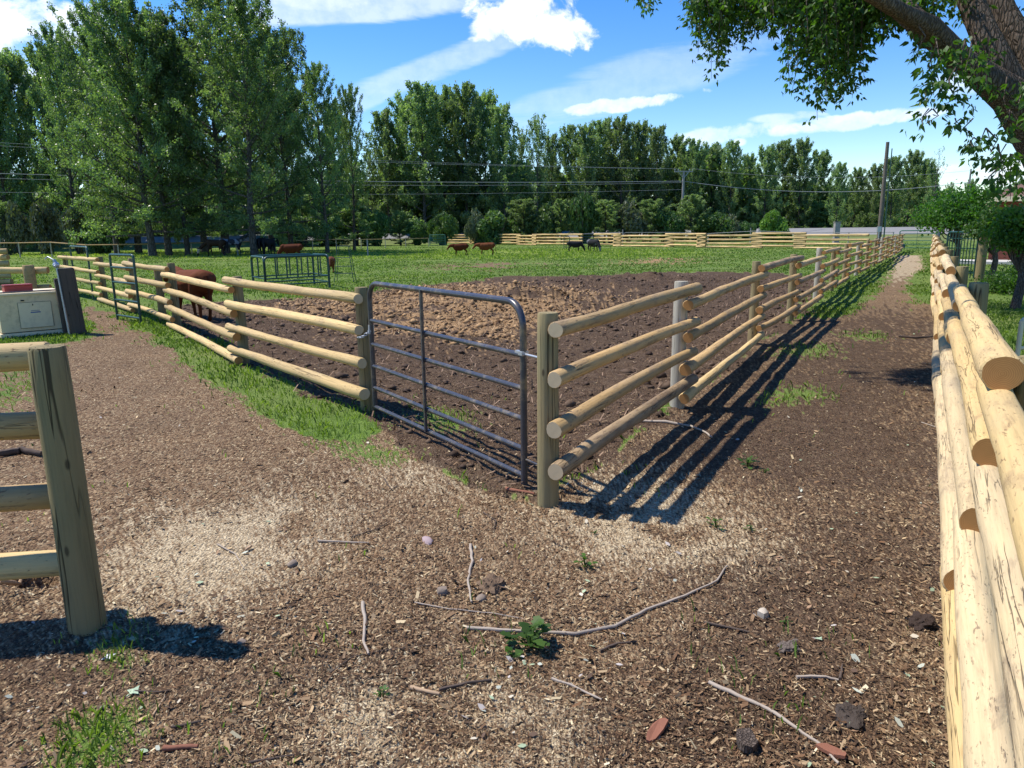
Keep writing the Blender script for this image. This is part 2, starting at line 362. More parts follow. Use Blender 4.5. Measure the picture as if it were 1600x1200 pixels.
def m_ground():
    n=NT('ground_soil_and_grass'); at=n.nd('ShaderNodeAttribute',attribute_name='cover'); sp=n.nd('ShaderNodeSeparateColor',{0:at.outputs['Color']})
    a2=n.nd('ShaderNodeAttribute',attribute_name='cover2'); s2=n.nd('ShaderNodeSeparateColor',{0:a2.outputs['Color']})
    c=n.coord(); 
    v=n.nd('ShaderNodeTexVoronoi',{'Vector':n.nd('ShaderNodeMapping',{'Vector':c,'Scale':(70,42,50)}).outputs[0],'Scale':1.0,'Randomness':1.0})
    v2=n.nd('ShaderNodeTexVoronoi',{'Vector':n.nd('ShaderNodeMapping',{'Vector':c,'Scale':(95,150,100),'Rotation':(0,0,.6)}).outputs[0],'Scale':1.0,'Randomness':1.0})
    big=n.noise(c,1.3,6,.65); mid=n.noise(c,9,5,.65)
    rv=n.nd('ShaderNodeSeparateColor',{0:v.outputs['Color']}).outputs[0]; rv2=n.nd('ShaderNodeSeparateColor',{0:v2.outputs['Color']}).outputs[0]
    soil=n.ramp(rv,[(0,(.075,.042,.023)),(.3,(.17,.10,.053)),(.65,(.27,.172,.095)),(.9,(.38,.27,.155)),(1,(.54,.43,.26))])
    soil=n.mix(n.math('MULTIPLY',n.ramp(rv2,[(.75,0),(.9,1)]),.7),soil,(.29,.205,.12))
    soil=n.mix(n.ramp(big,[(.35,.0),(.7,.4)]),soil,(.10,.066,.044))
    soil=n.mix(n.ramp(mid,[(.5,0),(.75,.5)]),soil,(.30,.215,.135))
    pale=n.ramp(rv2,[(0,(.22,.16,.10)),(.3,(.44,.34,.21)),(1,(.72,.60,.40))])
    soil=n.mix(n.math('MULTIPLY',sp.outputs[1],n.ramp(mid,[(.3,.35),(.6,1)])),soil,pale)
    dk=n.ramp(mid,[(.3,(.035,.022,.016)),(.6,(.085,.055,.038)),(.8,(.15,.10,.07))]); soil=n.mix(n.math('MULTIPLY',sp.outputs[2],.75),soil,dk)
    stw=n.ramp(n.noise(c,26,6,.7,1.0),[(.3,(.12,.07,.035)),(.5,(.36,.22,.11)),(.7,(.56,.39,.20))]); soil=n.mix(s2.outputs[0],soil,stw)
    gr=n.ramp(n.noise(c,5,6,.7),[(.25,(.07,.12,.022)),(.5,(.125,.20,.04)),(.75,(.20,.28,.06))])
    gfar=n.ramp(n.noise(c,.9,6,.7),[(.3,(.11,.18,.03)),(.6,(.23,.30,.045)),(.8,(.34,.36,.07))]); gr=n.mix(s2.outputs[1],gr,gfar)
    gr=n.mix(n.ramp(n.noise(c,.35,5,.6),[(.42,0),(.75,.6)]),gr,(.27,.28,.10))
    col=n.mix(sp.outputs[0],soil,gr); n.color(col); n.rough(.95,.1)
    h=n.math('ADD',n.math('MULTIPLY',rv,.6),n.math('MULTIPLY',v.outputs['Distance'],-.8)); h=n.math('ADD',h,n.math('MULTIPLY',mid,1.6)); h=n.math('ADD',h,n.math('MULTIPLY',rv2,.3))
    n.bump(h,.02,.9); return n.m
GROUNDM=m_ground()
# ------------------------------------------------------------------ world and sun
SUN=Vector((-.95,.27,0)).normalized(); EL=R(59)
S3=Vector((SUN.x*math.cos(EL),SUN.y*math.cos(EL),math.sin(EL)))
sl=bpy.data.lights.new('sun','SUN'); sl.energy=3.6; sl.angle=R(.9); sl.color=(1,.94,.84)
so=bpy.data.objects.new('sun',sl); COL.objects.link(so); so.rotation_mode='QUATERNION'; so.rotation_quaternion=S3.to_track_quat('Z','Y'); so.location=(0,0,30)
W=bpy.data.worlds.new('World'); scene.world=W; W.use_nodes=True; wt=W.node_tree; wn=wt.nodes
bg=wn['Background']; sky=wn.new('ShaderNodeTexSky'); sky.sky_type='NISHITA'; sky.sun_disc=False; sky.sun_elevation=EL
sky.sun_rotation=math.atan2(SUN.x,SUN.y); sky.air_density=1.1; sky.dust_density=.02; sky.ozone_density=3.0; sky.altitude=600
hs=wn.new('ShaderNodeHueSaturation'); hs.inputs['Saturation'].default_value=1.38; hs.inputs['Value'].default_value=.76; hs.inputs['Hue'].default_value=.512
wt.links.new(sky.outputs[0],hs.inputs['Color'])
tc=wn.new('ShaderNodeTexCoord')
def wnode(ty,ins=None,**kw):
    n=wn.new(ty)
    for k,v in kw.items(): setattr(n,k,v)
    for k,v in (ins or {}).items():
        if hasattr(v,'is_output'): wt.links.new(v,n.inputs[k])
        else: n.inputs[k].default_value=v
    return n
def wm(op,a,b=0,c=0,clamp=False):
    n=wnode('ShaderNodeMath',{0:a,1:b,2:c},operation=op,use_clamp=clamp); return n.outputs[0]
def wramp(f,a,b):
    n=wnode('ShaderNodeMapRange',{'Value':f,'From Min':a,'From Max':b,'To Min':0.0,'To Max':1.0},interpolation_type='SMOOTHSTEP'); return n.outputs[0]
sep=wnode('ShaderNodeSeparateXYZ',{0:tc.outputs['Generated']})
az=wm('ARCTAN2',sep.outputs[0],sep.outputs[1]); el=wm('ARCSINE',sep.outputs[2])
def ang(px,py):
    v=ray(px,py).normalized(); return math.atan2(v.x,v.y),math.asin(v.z)
av=wnode('ShaderNodeCombineXYZ',{0:az,1:el}).outputs[0]
def wnoise(scale,sx,sy,rot=0,detail=6,rough=.6,dist=0):
    mp=wnode('ShaderNodeMapping',{'Vector':av,'Scale':(sx,sy,1),'Rotation':(0,0,rot)}).outputs[0]
    return wnode('ShaderNodeTexNoise',{'Vector':mp,'Scale':scale,'Detail':float(detail),'Roughness':rough,'Distortion':dist}).outputs['Fac']
fluff=wnoise(14,1,1.3,0,8,.62,.3); wisp=wnoise(5,1,5,.25,7,.65,.6); fine=wnoise(40,1,1.2,0,6,.6)
total=None
def ell(px,py,wx,wy,rot,noise,amt,strength):
    "soft cloud patch centred on a compass bearing and elevation"
    global total
    a0,e0=ang(px,py); sx=wx/1150; sy=wy/1150; c,s=math.cos(rot),math.sin(rot)
    da=wm('SUBTRACT',az,a0); de=wm('SUBTRACT',el,e0)
    u=wm('DIVIDE',wm('ADD',wm('MULTIPLY',da,c),wm('MULTIPLY',de,s)),sx); v=wm('DIVIDE',wm('ADD',wm('MULTIPLY',da,-s),wm('MULTIPLY',de,c)),sy)
    r=wm('ADD',wm('MULTIPLY',u,u),wm('MULTIPLY',v,v))
    f=wm('ADD',wm('SUBTRACT',1.0,r),wm('MULTIPLY',wm('SUBTRACT',noise,.5),amt))
    f=wm('MULTIPLY',wramp(f,.0,.75),strength)
    total=f if total is None else wm('MAXIMUM',total,f)
ell(815,18,85,42,0,fluff,5.0,1.0); ell(870,42,58,36,-.2,fluff,5.0,1.0); ell(762,42,40,24,0,fluff,4.5,.9); ell(830,48,70,26,0,fluff,4.5,1.0)
ell(20,45,110,42,.15,fluff,4.5,.9); ell(70,22,60,24,0,fluff,4.5,.85); ell(-150,60,160,90,0,fluff,3.,.9)
ell(560,15,230,20,.10,wisp,2.6,.5); ell(500,-10,120,30,0,fluff,2,.6); ell(690,100,190,22,.32,wisp,2.0,.33); ell(620,130,120,14,.5,wisp,2.,.25)
ell(985,162,100,11,.10,fluff,5.5,.7); ell(925,169,60,8,.04,fluff,5,.6); ell(1150,205,120,14,.14,fluff,4.5,.5); ell(1280,196,140,11,.05,fluff,5,.62); ell(1210,185,40,8,0,wisp,1.2,.5)
ell(1010,120,260,40,.25,wisp,2.2,.22); ell(1480,265,30,8,.2,fluff,2.5,.4); ell(1575,268,50,20,.1,fluff,2.8,.7); ell(1560,110,80,30,.1,fluff,2,.5); ell(1155,222,12,7,0,fluff,1,.6)
mixn=wnode('ShaderNodeMix',{0:total},data_type='RGBA'); wt.links.new(hs.outputs[0],mixn.inputs[6])
ccol=wnode('ShaderNodeValToRGB',{'Fac':fine}); ccol.color_ramp.elements[0].position=.3; ccol.color_ramp.elements[0].color=(3.5,4.0,4.8,1); ccol.color_ramp.elements[1].position=.6; ccol.color_ramp.elements[1].color=(5.0,5.2,5.5,1)
wt.links.new(ccol.outputs[0],mixn.inputs[7]); wt.links.new(mixn.outputs[2],bg.inputs['Color']); bg.inputs['Strength'].default_value=.15
scene.view_settings.view_transform='Standard'; scene.view_settings.look='None'; scene.view_settings.exposure=.83; scene.view_settings.gamma=1
# ------------------------------------------------------------------ ground
def build_ground():
    rs=[.0+.9]; 
    while rs[-1]<900: rs.append(rs[-1]*(1.0095 if rs[-1]<16 else 1.02 if rs[-1]<130 else 1.08))
    rs=np.array(rs)
    th=np.concatenate([np.linspace(-R(52),R(52),760),np.linspace(R(52),2*math.pi-R(52),72)[1:-1]])
    A,B=len(rs),len(th); rr,tt=np.meshgrid(rs,th,indexing='ij'); x=(rr*np.sin(tt)).ravel(); y=(rr*np.cos(tt)).ravel()
    z=gz(x,y); z=np.where(y>0,z,z)
    V=np.stack([x,y,z],1); V=np.vstack([V,[[0,0,0]]])
    i=np.arange(A-1)[:,None]*B; j=np.arange(B)[None,:]; j2=(j+1)%B
    Fq=np.stack([i+j,i+B+j,i+B+j2,i+j2],-1).reshape(-1,4)[:, ::-1]
    me=np_mesh('ground',V,4,GROUNDM,None,Fq,True)
    # centre fan
    bm=bmesh.new(); bm.from_mesh(me); bm.verts.ensure_lookup_table(); c=bm.verts[len(V)-1]
    for k in range(B):
        try: bm.faces.new((c,bm.verts[(k+1)%B],bm.verts[k]))
        except Exception: pass
    bmesh.ops.recalc_face_normals(bm,faces=bm.faces[:]); bm.to_mesh(me); bm.free()
    me.polygons.foreach_set('use_smooth',np.ones(len(me.polygons),bool))
    n=len(me.vertices); co=np.empty(n*3,np.float32); me.vertices.foreach_get('co',co); co=co.reshape(-1,3)
    if me.polygons[1000].normal.z<0: me.flip_normals()
    g,p,d,s,f,pen=covers(co[:,0].astype(float),co[:,1].astype(float))
    for nm,(a,b,c_) in {'cover':(g,p,d),'cover2':(s,f,pen.astype(float))}.items():
        at=me.color_attributes.new(nm,'FLOAT_COLOR','POINT'); q=np.ones((n,4),np.float32); q[:,0]=a; q[:,1]=b; q[:,2]=c_; at.data.foreach_set('color',q.ravel())
    o=obj('ground',me); tag(o,kind='structure')
build_ground()
rs_=np.random.RandomState(12)
def sector(n,r0,r1,half=50,mode='inv'):
    th=rs_.uniform(-R(half),R(half),n); u=rs_.rand(n)
    r=1/(1/r0+(1/r1-1/r0)*u) if mode=='inv' else r0*(r1/r0)**u
    return r*np.sin(th),r*np.cos(th),r
def chips(name,n,r0,r1,label,cat):
    x,y,r=sector(n,r0,r1); g,p,d,s,f,pen=covers(x,y)
    keep=(g<.5)&(rs_.rand(n)<np.where(d>0,.75,1))&True; x,y,r,p,d,s=[a[keep] for a in (x,y,r,p,d,s)]; n=len(x)
    L=rs_.lognormal(math.log(.0112),.5,n)*(.75+.05*r)*np.where(p>0,.6,1)*(.7+.8*fbm(x*1.4,y*1.4,301,3)); L=np.clip(L,.005,.055); Wd=L*rs_.uniform(.12,.4,n)
    a=rs_.uniform(0,2*math.pi,n); pt=rs_.normal(0,.28,n); z=gz(x,y)+rs_.uniform(.0,.007,n)
    ax=np.stack([np.cos(a)*np.cos(pt),np.sin(a)*np.cos(pt),np.sin(pt)],1)*L[:,None]/2
    rl=rs_.normal(0,.4,n); bx=np.stack([-np.sin(a)*np.cos(rl),np.cos(a)*np.cos(rl),np.sin(rl)],1)*Wd[:,None]/2
    c=np.stack([x,y,z+.002+np.abs(ax[:,2])*.7],1)
    V=np.stack([c-ax-bx*.8,c-ax*.8+bx,c+ax+bx*.7,c+ax*.85-bx],1).reshape(-1,3)
    pal=np.array([[.055,.032,.018],[.14,.080,.042],[.22,.138,.075],[.30,.205,.115],[.38,.27,.15],[.52,.40,.23],[.64,.53,.34]])
    pr=np.array([.22,.25,.21,.15,.10,.05,.02]); cl=np.cumsum(pr)/pr.sum()
    ppale=np.cumsum([.02,.05,.10,.13,.22,.28,.20]); pd=np.cumsum([.36,.32,.15,.08,.05,.03,.01])
    u=rs_.rand(n); k=np.where(p>0,np.searchsorted(ppale,u*.999),np.where(d>0,np.searchsorted(pd,u*.999),np.searchsorted(cl,u*.999)))
    c3=pal[np.clip(k,0,6)]*rs_.uniform(.8,1.2,(n,1)); c3=c3*(1+.12*rs_.normal(0,1,(n,1))*np.array([[1,.2,-.6]])*.4)
    c3=np.clip(np.repeat(c3,4,0),.01,.9)
    o=obj(name,np_mesh(name,V,4,CHIP,c3)); tag(o,label,cat,kind='stuff')
chips('wood_chip_mulch',480000,1.25,24,'brown and straw coloured wood chips strewn over the yard and lane','wood chips')
def grass(name,n,r0,r1,label,mode='log',hs_=1.0,extra=None,half=50):
    x,y,r=sector(n,r0,r1,half,mode); g,p,d,s,f,pen=covers(x,y)
    keep=g>.5
    if extra is not None: keep=extra(x,y,r,g,pen)
    dens=fbm(x*1.7,y*1.7,71,3); keep&=(rs_.rand(n)<np.clip((dens-.22)*3.5,.3,1))|(r>15)
    keep&=(r<12)|(rs_.rand(n)<np.clip((fbm(x*.22,y*.4,401,4)-.33)*6,.18,1))
    x,y,r,f=[a[keep] for a in (x,y,r,f)]; n=len(x); tall=fbm(x*.9,y*.9,77,3)
    lod=np.clip(r/8,.5,8)
    h=rs_.uniform(.03,.085,n)*(.5+1.3*tall)*hs_*np.where(r>12,.75,1)*(1+f*1.1); w=rs_.uniform(.0022,.0045,n)*lod*1.7
    a=rs_.uniform(0,2*math.pi,n); b=rs_.uniform(0,2*math.pi,n); ln=rs_.uniform(.15,.9,n)
    z=gz(x,y)-.004; c=np.stack([x,y,z],1); wv=np.stack([np.cos(a),np.sin(a),a*0],1)*w[:,None]
    l1=np.stack([np.cos(b)*ln*.35,np.sin(b)*ln*.35,np.full(n,.62)],1)*h[:,None]; l2=np.stack([np.cos(b)*ln,np.sin(b)*ln,1-ln*.25],1)*h[:,None]
    V=np.stack([c-wv,c+wv,c+l1+wv*.75,c+l2,c+l1-wv*.75],1).reshape(-1,3)
    t=np.clip(fbm(x*.5,y*.5,81,4)*1.1-.1+rs_.normal(0,.16,n)+f*.6-.1*(r>12),0,1.3); t=np.where(rs_.rand(n)<.10,1.6,t); t=np.repeat(t,5)[:,None]*np.ones((1,3))
    o=obj(name,np_mesh(name,V,5,GRASSM,t)); tag(o,label,'grass',kind='stuff')
grass('yard_grass',190000,1.3,24,'short green grass along the fences, lane and yard edges','log',.8)
grass('pasture_grass',230000,12,95,'short green pasture grass running back to the far fence','log')
grass('sparse_grass',3500,2.0,18,'thin scattered grass shoots in the mulch','inv',.7,lambda x,y,r,g,pen:(g<.5)&(fbm(x*2.2,y*2.2,91,3)>.66))
# rough manure clumps in the pen
def clumps():
    n=34000; mb=[]; cs=[]; x=rs_.uniform(-9,16,n); y=rs_.uniform(4,26,n); g,p,d,s,f,pen=covers(x,y)
    k=(pen|(s>0))&(y<24)&(rs_.rand(n)<np.where(s>0,1,.35)); x,y,s=x[k],y[k],s[k]; n=len(x); z=gz(x,y)
    sz=rs_.lognormal(math.log(.028),.5,n)*np.where(s>0,1.3,.9); sz=np.clip(sz,.01,.10)
    base=np.array([[1,0,0],[-1,0,0],[0,1,0],[0,-1,0],[0,0,1],[0,0,-1]],float); fc=np.array([[0,2,4],[2,1,4],[1,3,4],[3,0,4],[2,0,5],[1,2,5],[3,1,5],[0,3,5]])
    jit=rs_.uniform(.5,1.4,(n,6,1)); rot=rs_.uniform(0,6.28,n); b=base[None]*jit*sz[:,None,None]; b[:,:,2]*=.65
    c_,s_=np.cos(rot)[:,None],np.sin(rot)[:,None]; X=b[:,:,0]*c_-b[:,:,1]*s_; Y=b[:,:,0]*s_+b[:,:,1]*c_
    V=np.stack([X+x[:,None],Y+y[:,None],b[:,:,2]+(z+sz*.2)[:,None]],-1).reshape(-1,3); Fc=(np.arange(n)[:,None,None]*6+fc[None]).reshape(-1,3)
    u=rs_.rand(n,1); cs_=np.where(s[:,None]>0,np.array([[.10,.055,.028]])*(1-u)+np.array([[.46,.29,.14]])*u,np.array([[.045,.028,.02]])*(1-u)+np.array([[.13,.085,.055]])*u)
    o=obj('manure_and_bedding',np_mesh('manure',V,3,CHIP,np.repeat(cs_,6,0),Fc)); tag(o,'trampled brown manure and tan straw bedding heaped inside the pen','manure',kind='stuff')
    # loose straw strands over the heap
    m=60000; x=rs_.uniform(-9,16,m); y=rs_.uniform(4,26,m); g,p,d,s,f,pen=covers(x,y); k=(s>0)|(pen&(rs_.rand(m)<.3)); x,y,s=x[k],y[k],s[k]; m=len(x)
    L=rs_.uniform(.04,.13,m); a=rs_.uniform(0,6.28,m); pt=rs_.normal(0,.45,m); z=gz(x,y)+.03+L*.2
    ax=np.stack([np.cos(a)*np.cos(pt),np.sin(a)*np.cos(pt),np.sin(pt)],1)*L[:,None]/2; bx=np.stack([-np.sin(a),np.cos(a),a*0],1)*(.006); c=np.stack([x,y,z],1)
    V=np.stack([c-ax-bx,c-ax+bx,c+ax+bx,c+ax-bx],1).reshape(-1,3); u=rs_.rand(m,1); cc=np.where(s[:,None]>0,np.array([[.18,.10,.05]])*(1-u)+np.array([[.52,.35,.18]])*u,np.array([[.07,.045,.03]])*(1-u)+np.array([[.3,.2,.13]])*u)
    o=obj('loose_straw',np_mesh('straw',V,4,CHIP,np.repeat(cc,4,0))); tag(o,'loose tan straw strewn over the pen floor','straw',kind='stuff')
clumps()
# raised road bank behind the far fence
def bank():
    mb=MB(); P=[]
    pts=[(-900,150),(-200,120),(-60,96),(-10,116),(30,104),(50,92),(160,62),(500,-20)]
    prof=[(-7,-.05),(-3.5,.55),(-3,.75),(-.2,1.45),(5.5,1.62),(8,.9),(13,-.05)]
    for (x,y) in pts:
        for (dy,z) in prof: P.append((x,y+dy,z))
    k=len(prof); fs=[];ms=[]
    for i in range(len(pts)-1):
        for j in range(k-1): fs.append((i*k+j,(i+1)*k+j,(i+1)*k+j+1,i*k+j+1)); ms.append(1 if j in (3,2) else 0)
    me=bpy.data.meshes.new('road'); me.from_pydata(P,[],fs)
    me.materials.append(m_plain('bank_grass',(.14,.17,.06),.9,.1,0,.35,1.2,.02)); me.materials.append(m_plain('pale_gravel',(.23,.225,.22),.9,.1,0,.15,3,.01)); me.polygons.foreach_set('material_index',ms); me.update()
    tag(obj('road',me),kind='structure')
bank()
# ------------------------------------------------------------------ log fences
sd=[100]
def rail_mesh(L,r0,r1,mats,n=14,bend=.02,wob=.075):
    sd[0]+=1; rr=random.Random(sd[0]); k=max(6,int(L/.22)); pts=[];rad=[]
    a1,a2,p1,p2=rr.uniform(-bend,bend),rr.uniform(-bend,bend),rr.uniform(0,6),rr.uniform(0,6)
    for i in range(k+1):
        s=i/k; pts.append((s*L,a1*math.sin(s*math.pi*1.5+p1)-a1*math.sin(p1)*(1-s)-a1*math.sin(1.5*math.pi+p1)*s,a2*math.sin(s*math.pi*1.3+p2)*.8-a2*.8*(math.sin(p2)*(1-s)+math.sin(1.3*math.pi+p2)*s)))
        rad.append((r0*(1-s)+r1*s)*(1+rr.uniform(-.03,.03)+.02*math.sin(s*17+p1)))
    # slightly rounded cut edges
    pts=[(-.006,pts[0][1],pts[0][2])]+pts+[(L+.006,pts[-1][1],pts[-1][2])]; rad=[rad[0]*.93]+rad+[rad[-1]*.93]
    m=MB(); m.tube(pts,rad,n,0,True,1,wob,sd[0]); return m.mesh('rail',mats)
def add_rail(par,a,b,r0,r1,mats,n=14,bend=.02,label=None):
    a=Vector(a); b=Vector(b); q=(b-a).to_track_quat('X','Z'); o=obj('rail',rail_mesh((b-a).length,r0,r1,mats,n,bend),par,a,q)
    if label: o['label']=label
    return o
def add_post(par,p,h,r,mat,n=14,label=None):
    sd[0]+=1; rr=random.Random(sd[0]); m=MB(); pts=[(0,0,-.25)]+[(0,0,h*i/8) for i in range(8)]+[(0,0,h-.012),(0,0,h)]
    rad=[r*1.04*(1+rr.uniform(-.02,.02))*(1-.08*i/10) for i in range(9)]+[r*.94,r*.88]
    m.tube(pts,rad,n,0,True,0,.03,sd[0]); o=obj('post',m.mesh('post',mat),par,p)
    if label: o['label']=label
    return o
def fence(name,label,cat,pts,side,hi,lo,rad=.06,pr=.075,ph=1.2,pmats=None,lmats=None,start_hi=True,ext=.14,n=14,group=None,bend=.02,posts=True,rowoff=(0,0,0,0),bays=None,skip=()):
    "rails of alternate bays sit high and low so that their ends stack at each post"
    root=empty(name,(pts[0][0],pts[0][1],0),0,label,cat,group); rr=random.Random(len(name)+len(pts)*3+int(abs(pts[0][0])*10))
    for i,p in enumerate(pts):
        if posts and i not in skip: add_post(root,(p[0],p[1],gz1(p) if i<12 else 0),ph*rr.uniform(.97,1.03),pr*rr.uniform(.93,1.07),(pmats or [POST])[i%len(pmats or [POST])],n)
    for i in range(len(pts)-1):
        a=Vector((pts[i][0],pts[i][1],0)); b=Vector((pts[i+1][0],pts[i+1][1],0)); d=(b-a).normalized(); nn=Vector((d.y,-d.x,0))*side*(pr+rad*.8 if posts else 0)
        H=hi if (i%2==0)==start_hi else lo
        for k,h in enumerate(H):
            r0=rad*rr.uniform(.9,1.1); r1=rad*rr.uniform(.82,1.02)
            if rr.random()<.5 and i>0: r0,r1=r1,r0
            mats=lmats(i,k) if lmats else [LOG,END_O]
            e0=ext+rr.uniform(-.04,.05); e1=ext+rr.uniform(-.04,.05)
            add_rail(root,a-d*e0+nn*(1+rowoff[k])+Vector((0,0,h+rr.uniform(-.012,.012))),b+d*e1+nn*(1+rowoff[k])+Vector((0,0,h+rr.uniform(-.012,.012))),r0,r1,mats,n,bend)
    return root
LP=[(0.22,4.33),(1.60,6.83),(3.58,10.65),(5.22,13.5),(7.05,16.75),(8.75,19.85),(10.5,22.95)]
e=Vector((26.8,50.4)); s_=Vector(LP[-1]); nb=9
LP+=[tuple(s_+(e-s_)*(i/nb)) for i in range(1,nb+1)]
def lm(i,k):
    if i==0: return [[LOGW,LOG,LOGW,LOGB][k] if k in (0,3) else LOGW,END_P]
    return [[LOGW,LOGB,LOGW,LOGW,LOG][(i*3+k*2)%5] if i<5 else LOGW,END_O]
lane=fence('rail_fence','peeled log fence between pen and muddy lane, running to the far green gate','log fence',LP,1,
  [1.14,.84,.535,.26],[1.02,.72,.42,.15],.053,.066,1.21,[POST,POSTG,POST,POST,POSTG,POST],lm)
LF=[(-1.42,6.91),(-3.61,9.63),(-6.26,13.51),(-8.4,16.25),(-10.65,19.07),(-13.4,22.1)]
FH=[1.10,.80,.49,.19]; FL=[1.0,.69,.385,.075]
left=fence('rail_fence','pale four-rail log fence along the grass verge, from the grey gate past the brown cow','log fence',LF,-1,FH,FL,.056,.072,1.18,[POSTD,POST,POSTD,POST],lambda i,k:[LOG,END_P if i==0 else END_O])
# low far section beyond the end, plus the doubled post
add_post(left,(-7.05,14.62,0),1.12,.075,POST); 
RF=[tuple((FD*t+FN*.445).xy) for t in [-.55,3.62,7.85,11.6,15.3,19.1,23,27,31,35,39,43,47,51,55]]
right=fence('rail_fence','big pale log fence filling the right edge, its rails close to the viewer','log fence',RF,-1,
  [1.12,.80,.49,.21],[1.0,.685,.375,.105],.070,.080,1.17,[POST,POST,POST],lambda i,k:[[LOG,LOGR,LOGR,LOG][(i*3+k)%4],END_O],start_hi=False,rowoff=(0,.08,.2,.38),ext=.16,n=20,bend=.018)
# place the near bays as in the picture (low near bay, high second bay)
near=empty('rail_fence',(-1.85,2.87,0),0,'short log fence end at the left edge with a thick dark post nearest the viewer','log fence')
add_post(near,(-1.88,2.90,-.02),1.285,.073,POSTD,20,'thick dark greenish post with cracks')
d=Vector((-1,-.17,0)).normalized()
for k,(h,x0) in enumerate([(1.205,-1.99),(.90,-1.96),(.585,-1.96),(.265,-1.93)]):
    a=Vector((x0,3.03+.03*(k==0),h)); add_rail(near,a,a+d*2.9,.058 if k else .062,.06,[LOGW if k in (1,2) else LOG,END_P],18,.02)
add_post(near,(-1.87-2.7,2.87-.45,0),1.2,.073,POSTD)
# log fence at the far left behind the cabinet
q=AT(40,15.4); f1=empty('rail_fence',(q.x,q.y,0),0,'log fence with a stout round post behind the white cabinet at the left edge','log fence')
add_post(f1,(q.x,q.y,0),1.12,.115,LOGW,16)
dd=Vector((-1,-.06,0)).normalized()
for h in (1.0,.63,.3): add_rail(f1,Vector((q.x+.28,q.y+.19,h)),Vector((q.x+.28,q.y+.19,h))+dd*3.6,.07,.065,[LOG,END_O])
q=AT(4,27); f2=empty('rail_fence',(q.x,q.y,0),0,'stacked rail ends of a log fence corner at the far left, beyond the round post','log fence')
for i,h in enumerate((1.2,.98,.76,.54,.32,.1)):
    u=Vector((-1,.1 if i%2 else -.45,0)).normalized(); a=Vector((q.x+.15,q.y,h)); add_rail(f2,a,a+u*3.5,.1,.09,[LOG,END_O])
# far worm-jointed log fence across the pasture
FP=[(699,106),(740,101),(757,100),(813,92),(838,88),(909,80)]
pts=[tuple(AT(*p).xy) for p in FP]
def far_l(i,k): return [LOG,END_O]
FHh=[1.24,.90,.56,.22]; FLl=[1.08,.74,.40,.08]
fence('rail_fence','distant pale log fence behind the two brown cows, left of the opening','log fence',pts,1,FHh,FLl,.10,.10,1.2,[POST],far_l,n=7,ext=.5,posts=False)
FP=[(937,78.5),(968,76),(1049,71),(1100,67.5),(1187,63.5),(1254,60.5),(1352,56.5)]
pts=[tuple(AT(*p).xy) for p in FP]
fence('rail_fence','long distant pale log fence right of the black cattle, reaching the lane fence','log fence',pts,1,FHh,FLl,.10,.10,1.2,[POST],far_l,n=7,ext=.5,posts=False)
# thin top-rail pasture fence along the back left
TR=[(-120,381,62),(-40,380,62),(30,379.5,62),(80,378.5,62),(135,384,60),(185,384.5,60),(232,384,62),(300,382,66),(370,379,70),(455,376,74),(490,375.5,76),(527,374,77),(566,374.5,80),(604,374,82),(636,373.5,84),(672,373.5,87)]
pf=empty('pasture_fence',AT(-120,62),0,'thin single-rail fence with slim posts behind the horses and cows','pasture fence')
prev=None
for (px,py,dd_) in TR:
    z=min(1.45,max(1.0,ZAT(px,py,dd_))); p=AT(px,dd_); p.z=z
    m=MB(); m.tube([(0,0,-.3),(0,0,z)],.05,6); obj('post',m.mesh('post',POSTG),pf,(p.x,p.y,0))
    if prev is not None:
        m=MB(); m.tube([Vector((0,0,0)),p-prev],.05,6); obj('rail',m.mesh('rail',LOGW),pf,prev)
    prev=p
p=AT(576,55); m=MB(); m.tube([(0,0,-.2),(0,0,1.2)],[.06,.05],7); tag(obj('fence_post',m.mesh('fence_post',POLEG),None,p),'lone grey post standing in the yellow grass before the thin-rail fence','post')
# second wire-like rail line beyond the log fence on the right
wf=empty('pasture_fence',AT(980,78),0,'slim grey rail fence running just behind the distant log fence on the right','pasture fence'); prev=None
for px,dd_ in [(911,84),(937,84),(976,80),(1050,79),(1110,80),(1176,77),(1189,76),(1262,74),(1330,72),(1400,70)]:
    p=AT(px,dd_); p.z=1.28+.12*math.sin(px); m=MB(); m.tube([(0,0,-.2),(0,0,p.z+(.35 if px in(976,1176,1189) else .03))],.05,6); obj('post',m.mesh('post',POLEG),wf,(p.x,p.y,0))
    if prev is not None: m=MB(); m.tube([Vector((0,0,0)),p-prev],.035,6); obj('rail',m.mesh('rail',POLEG),wf,prev)
    prev=p
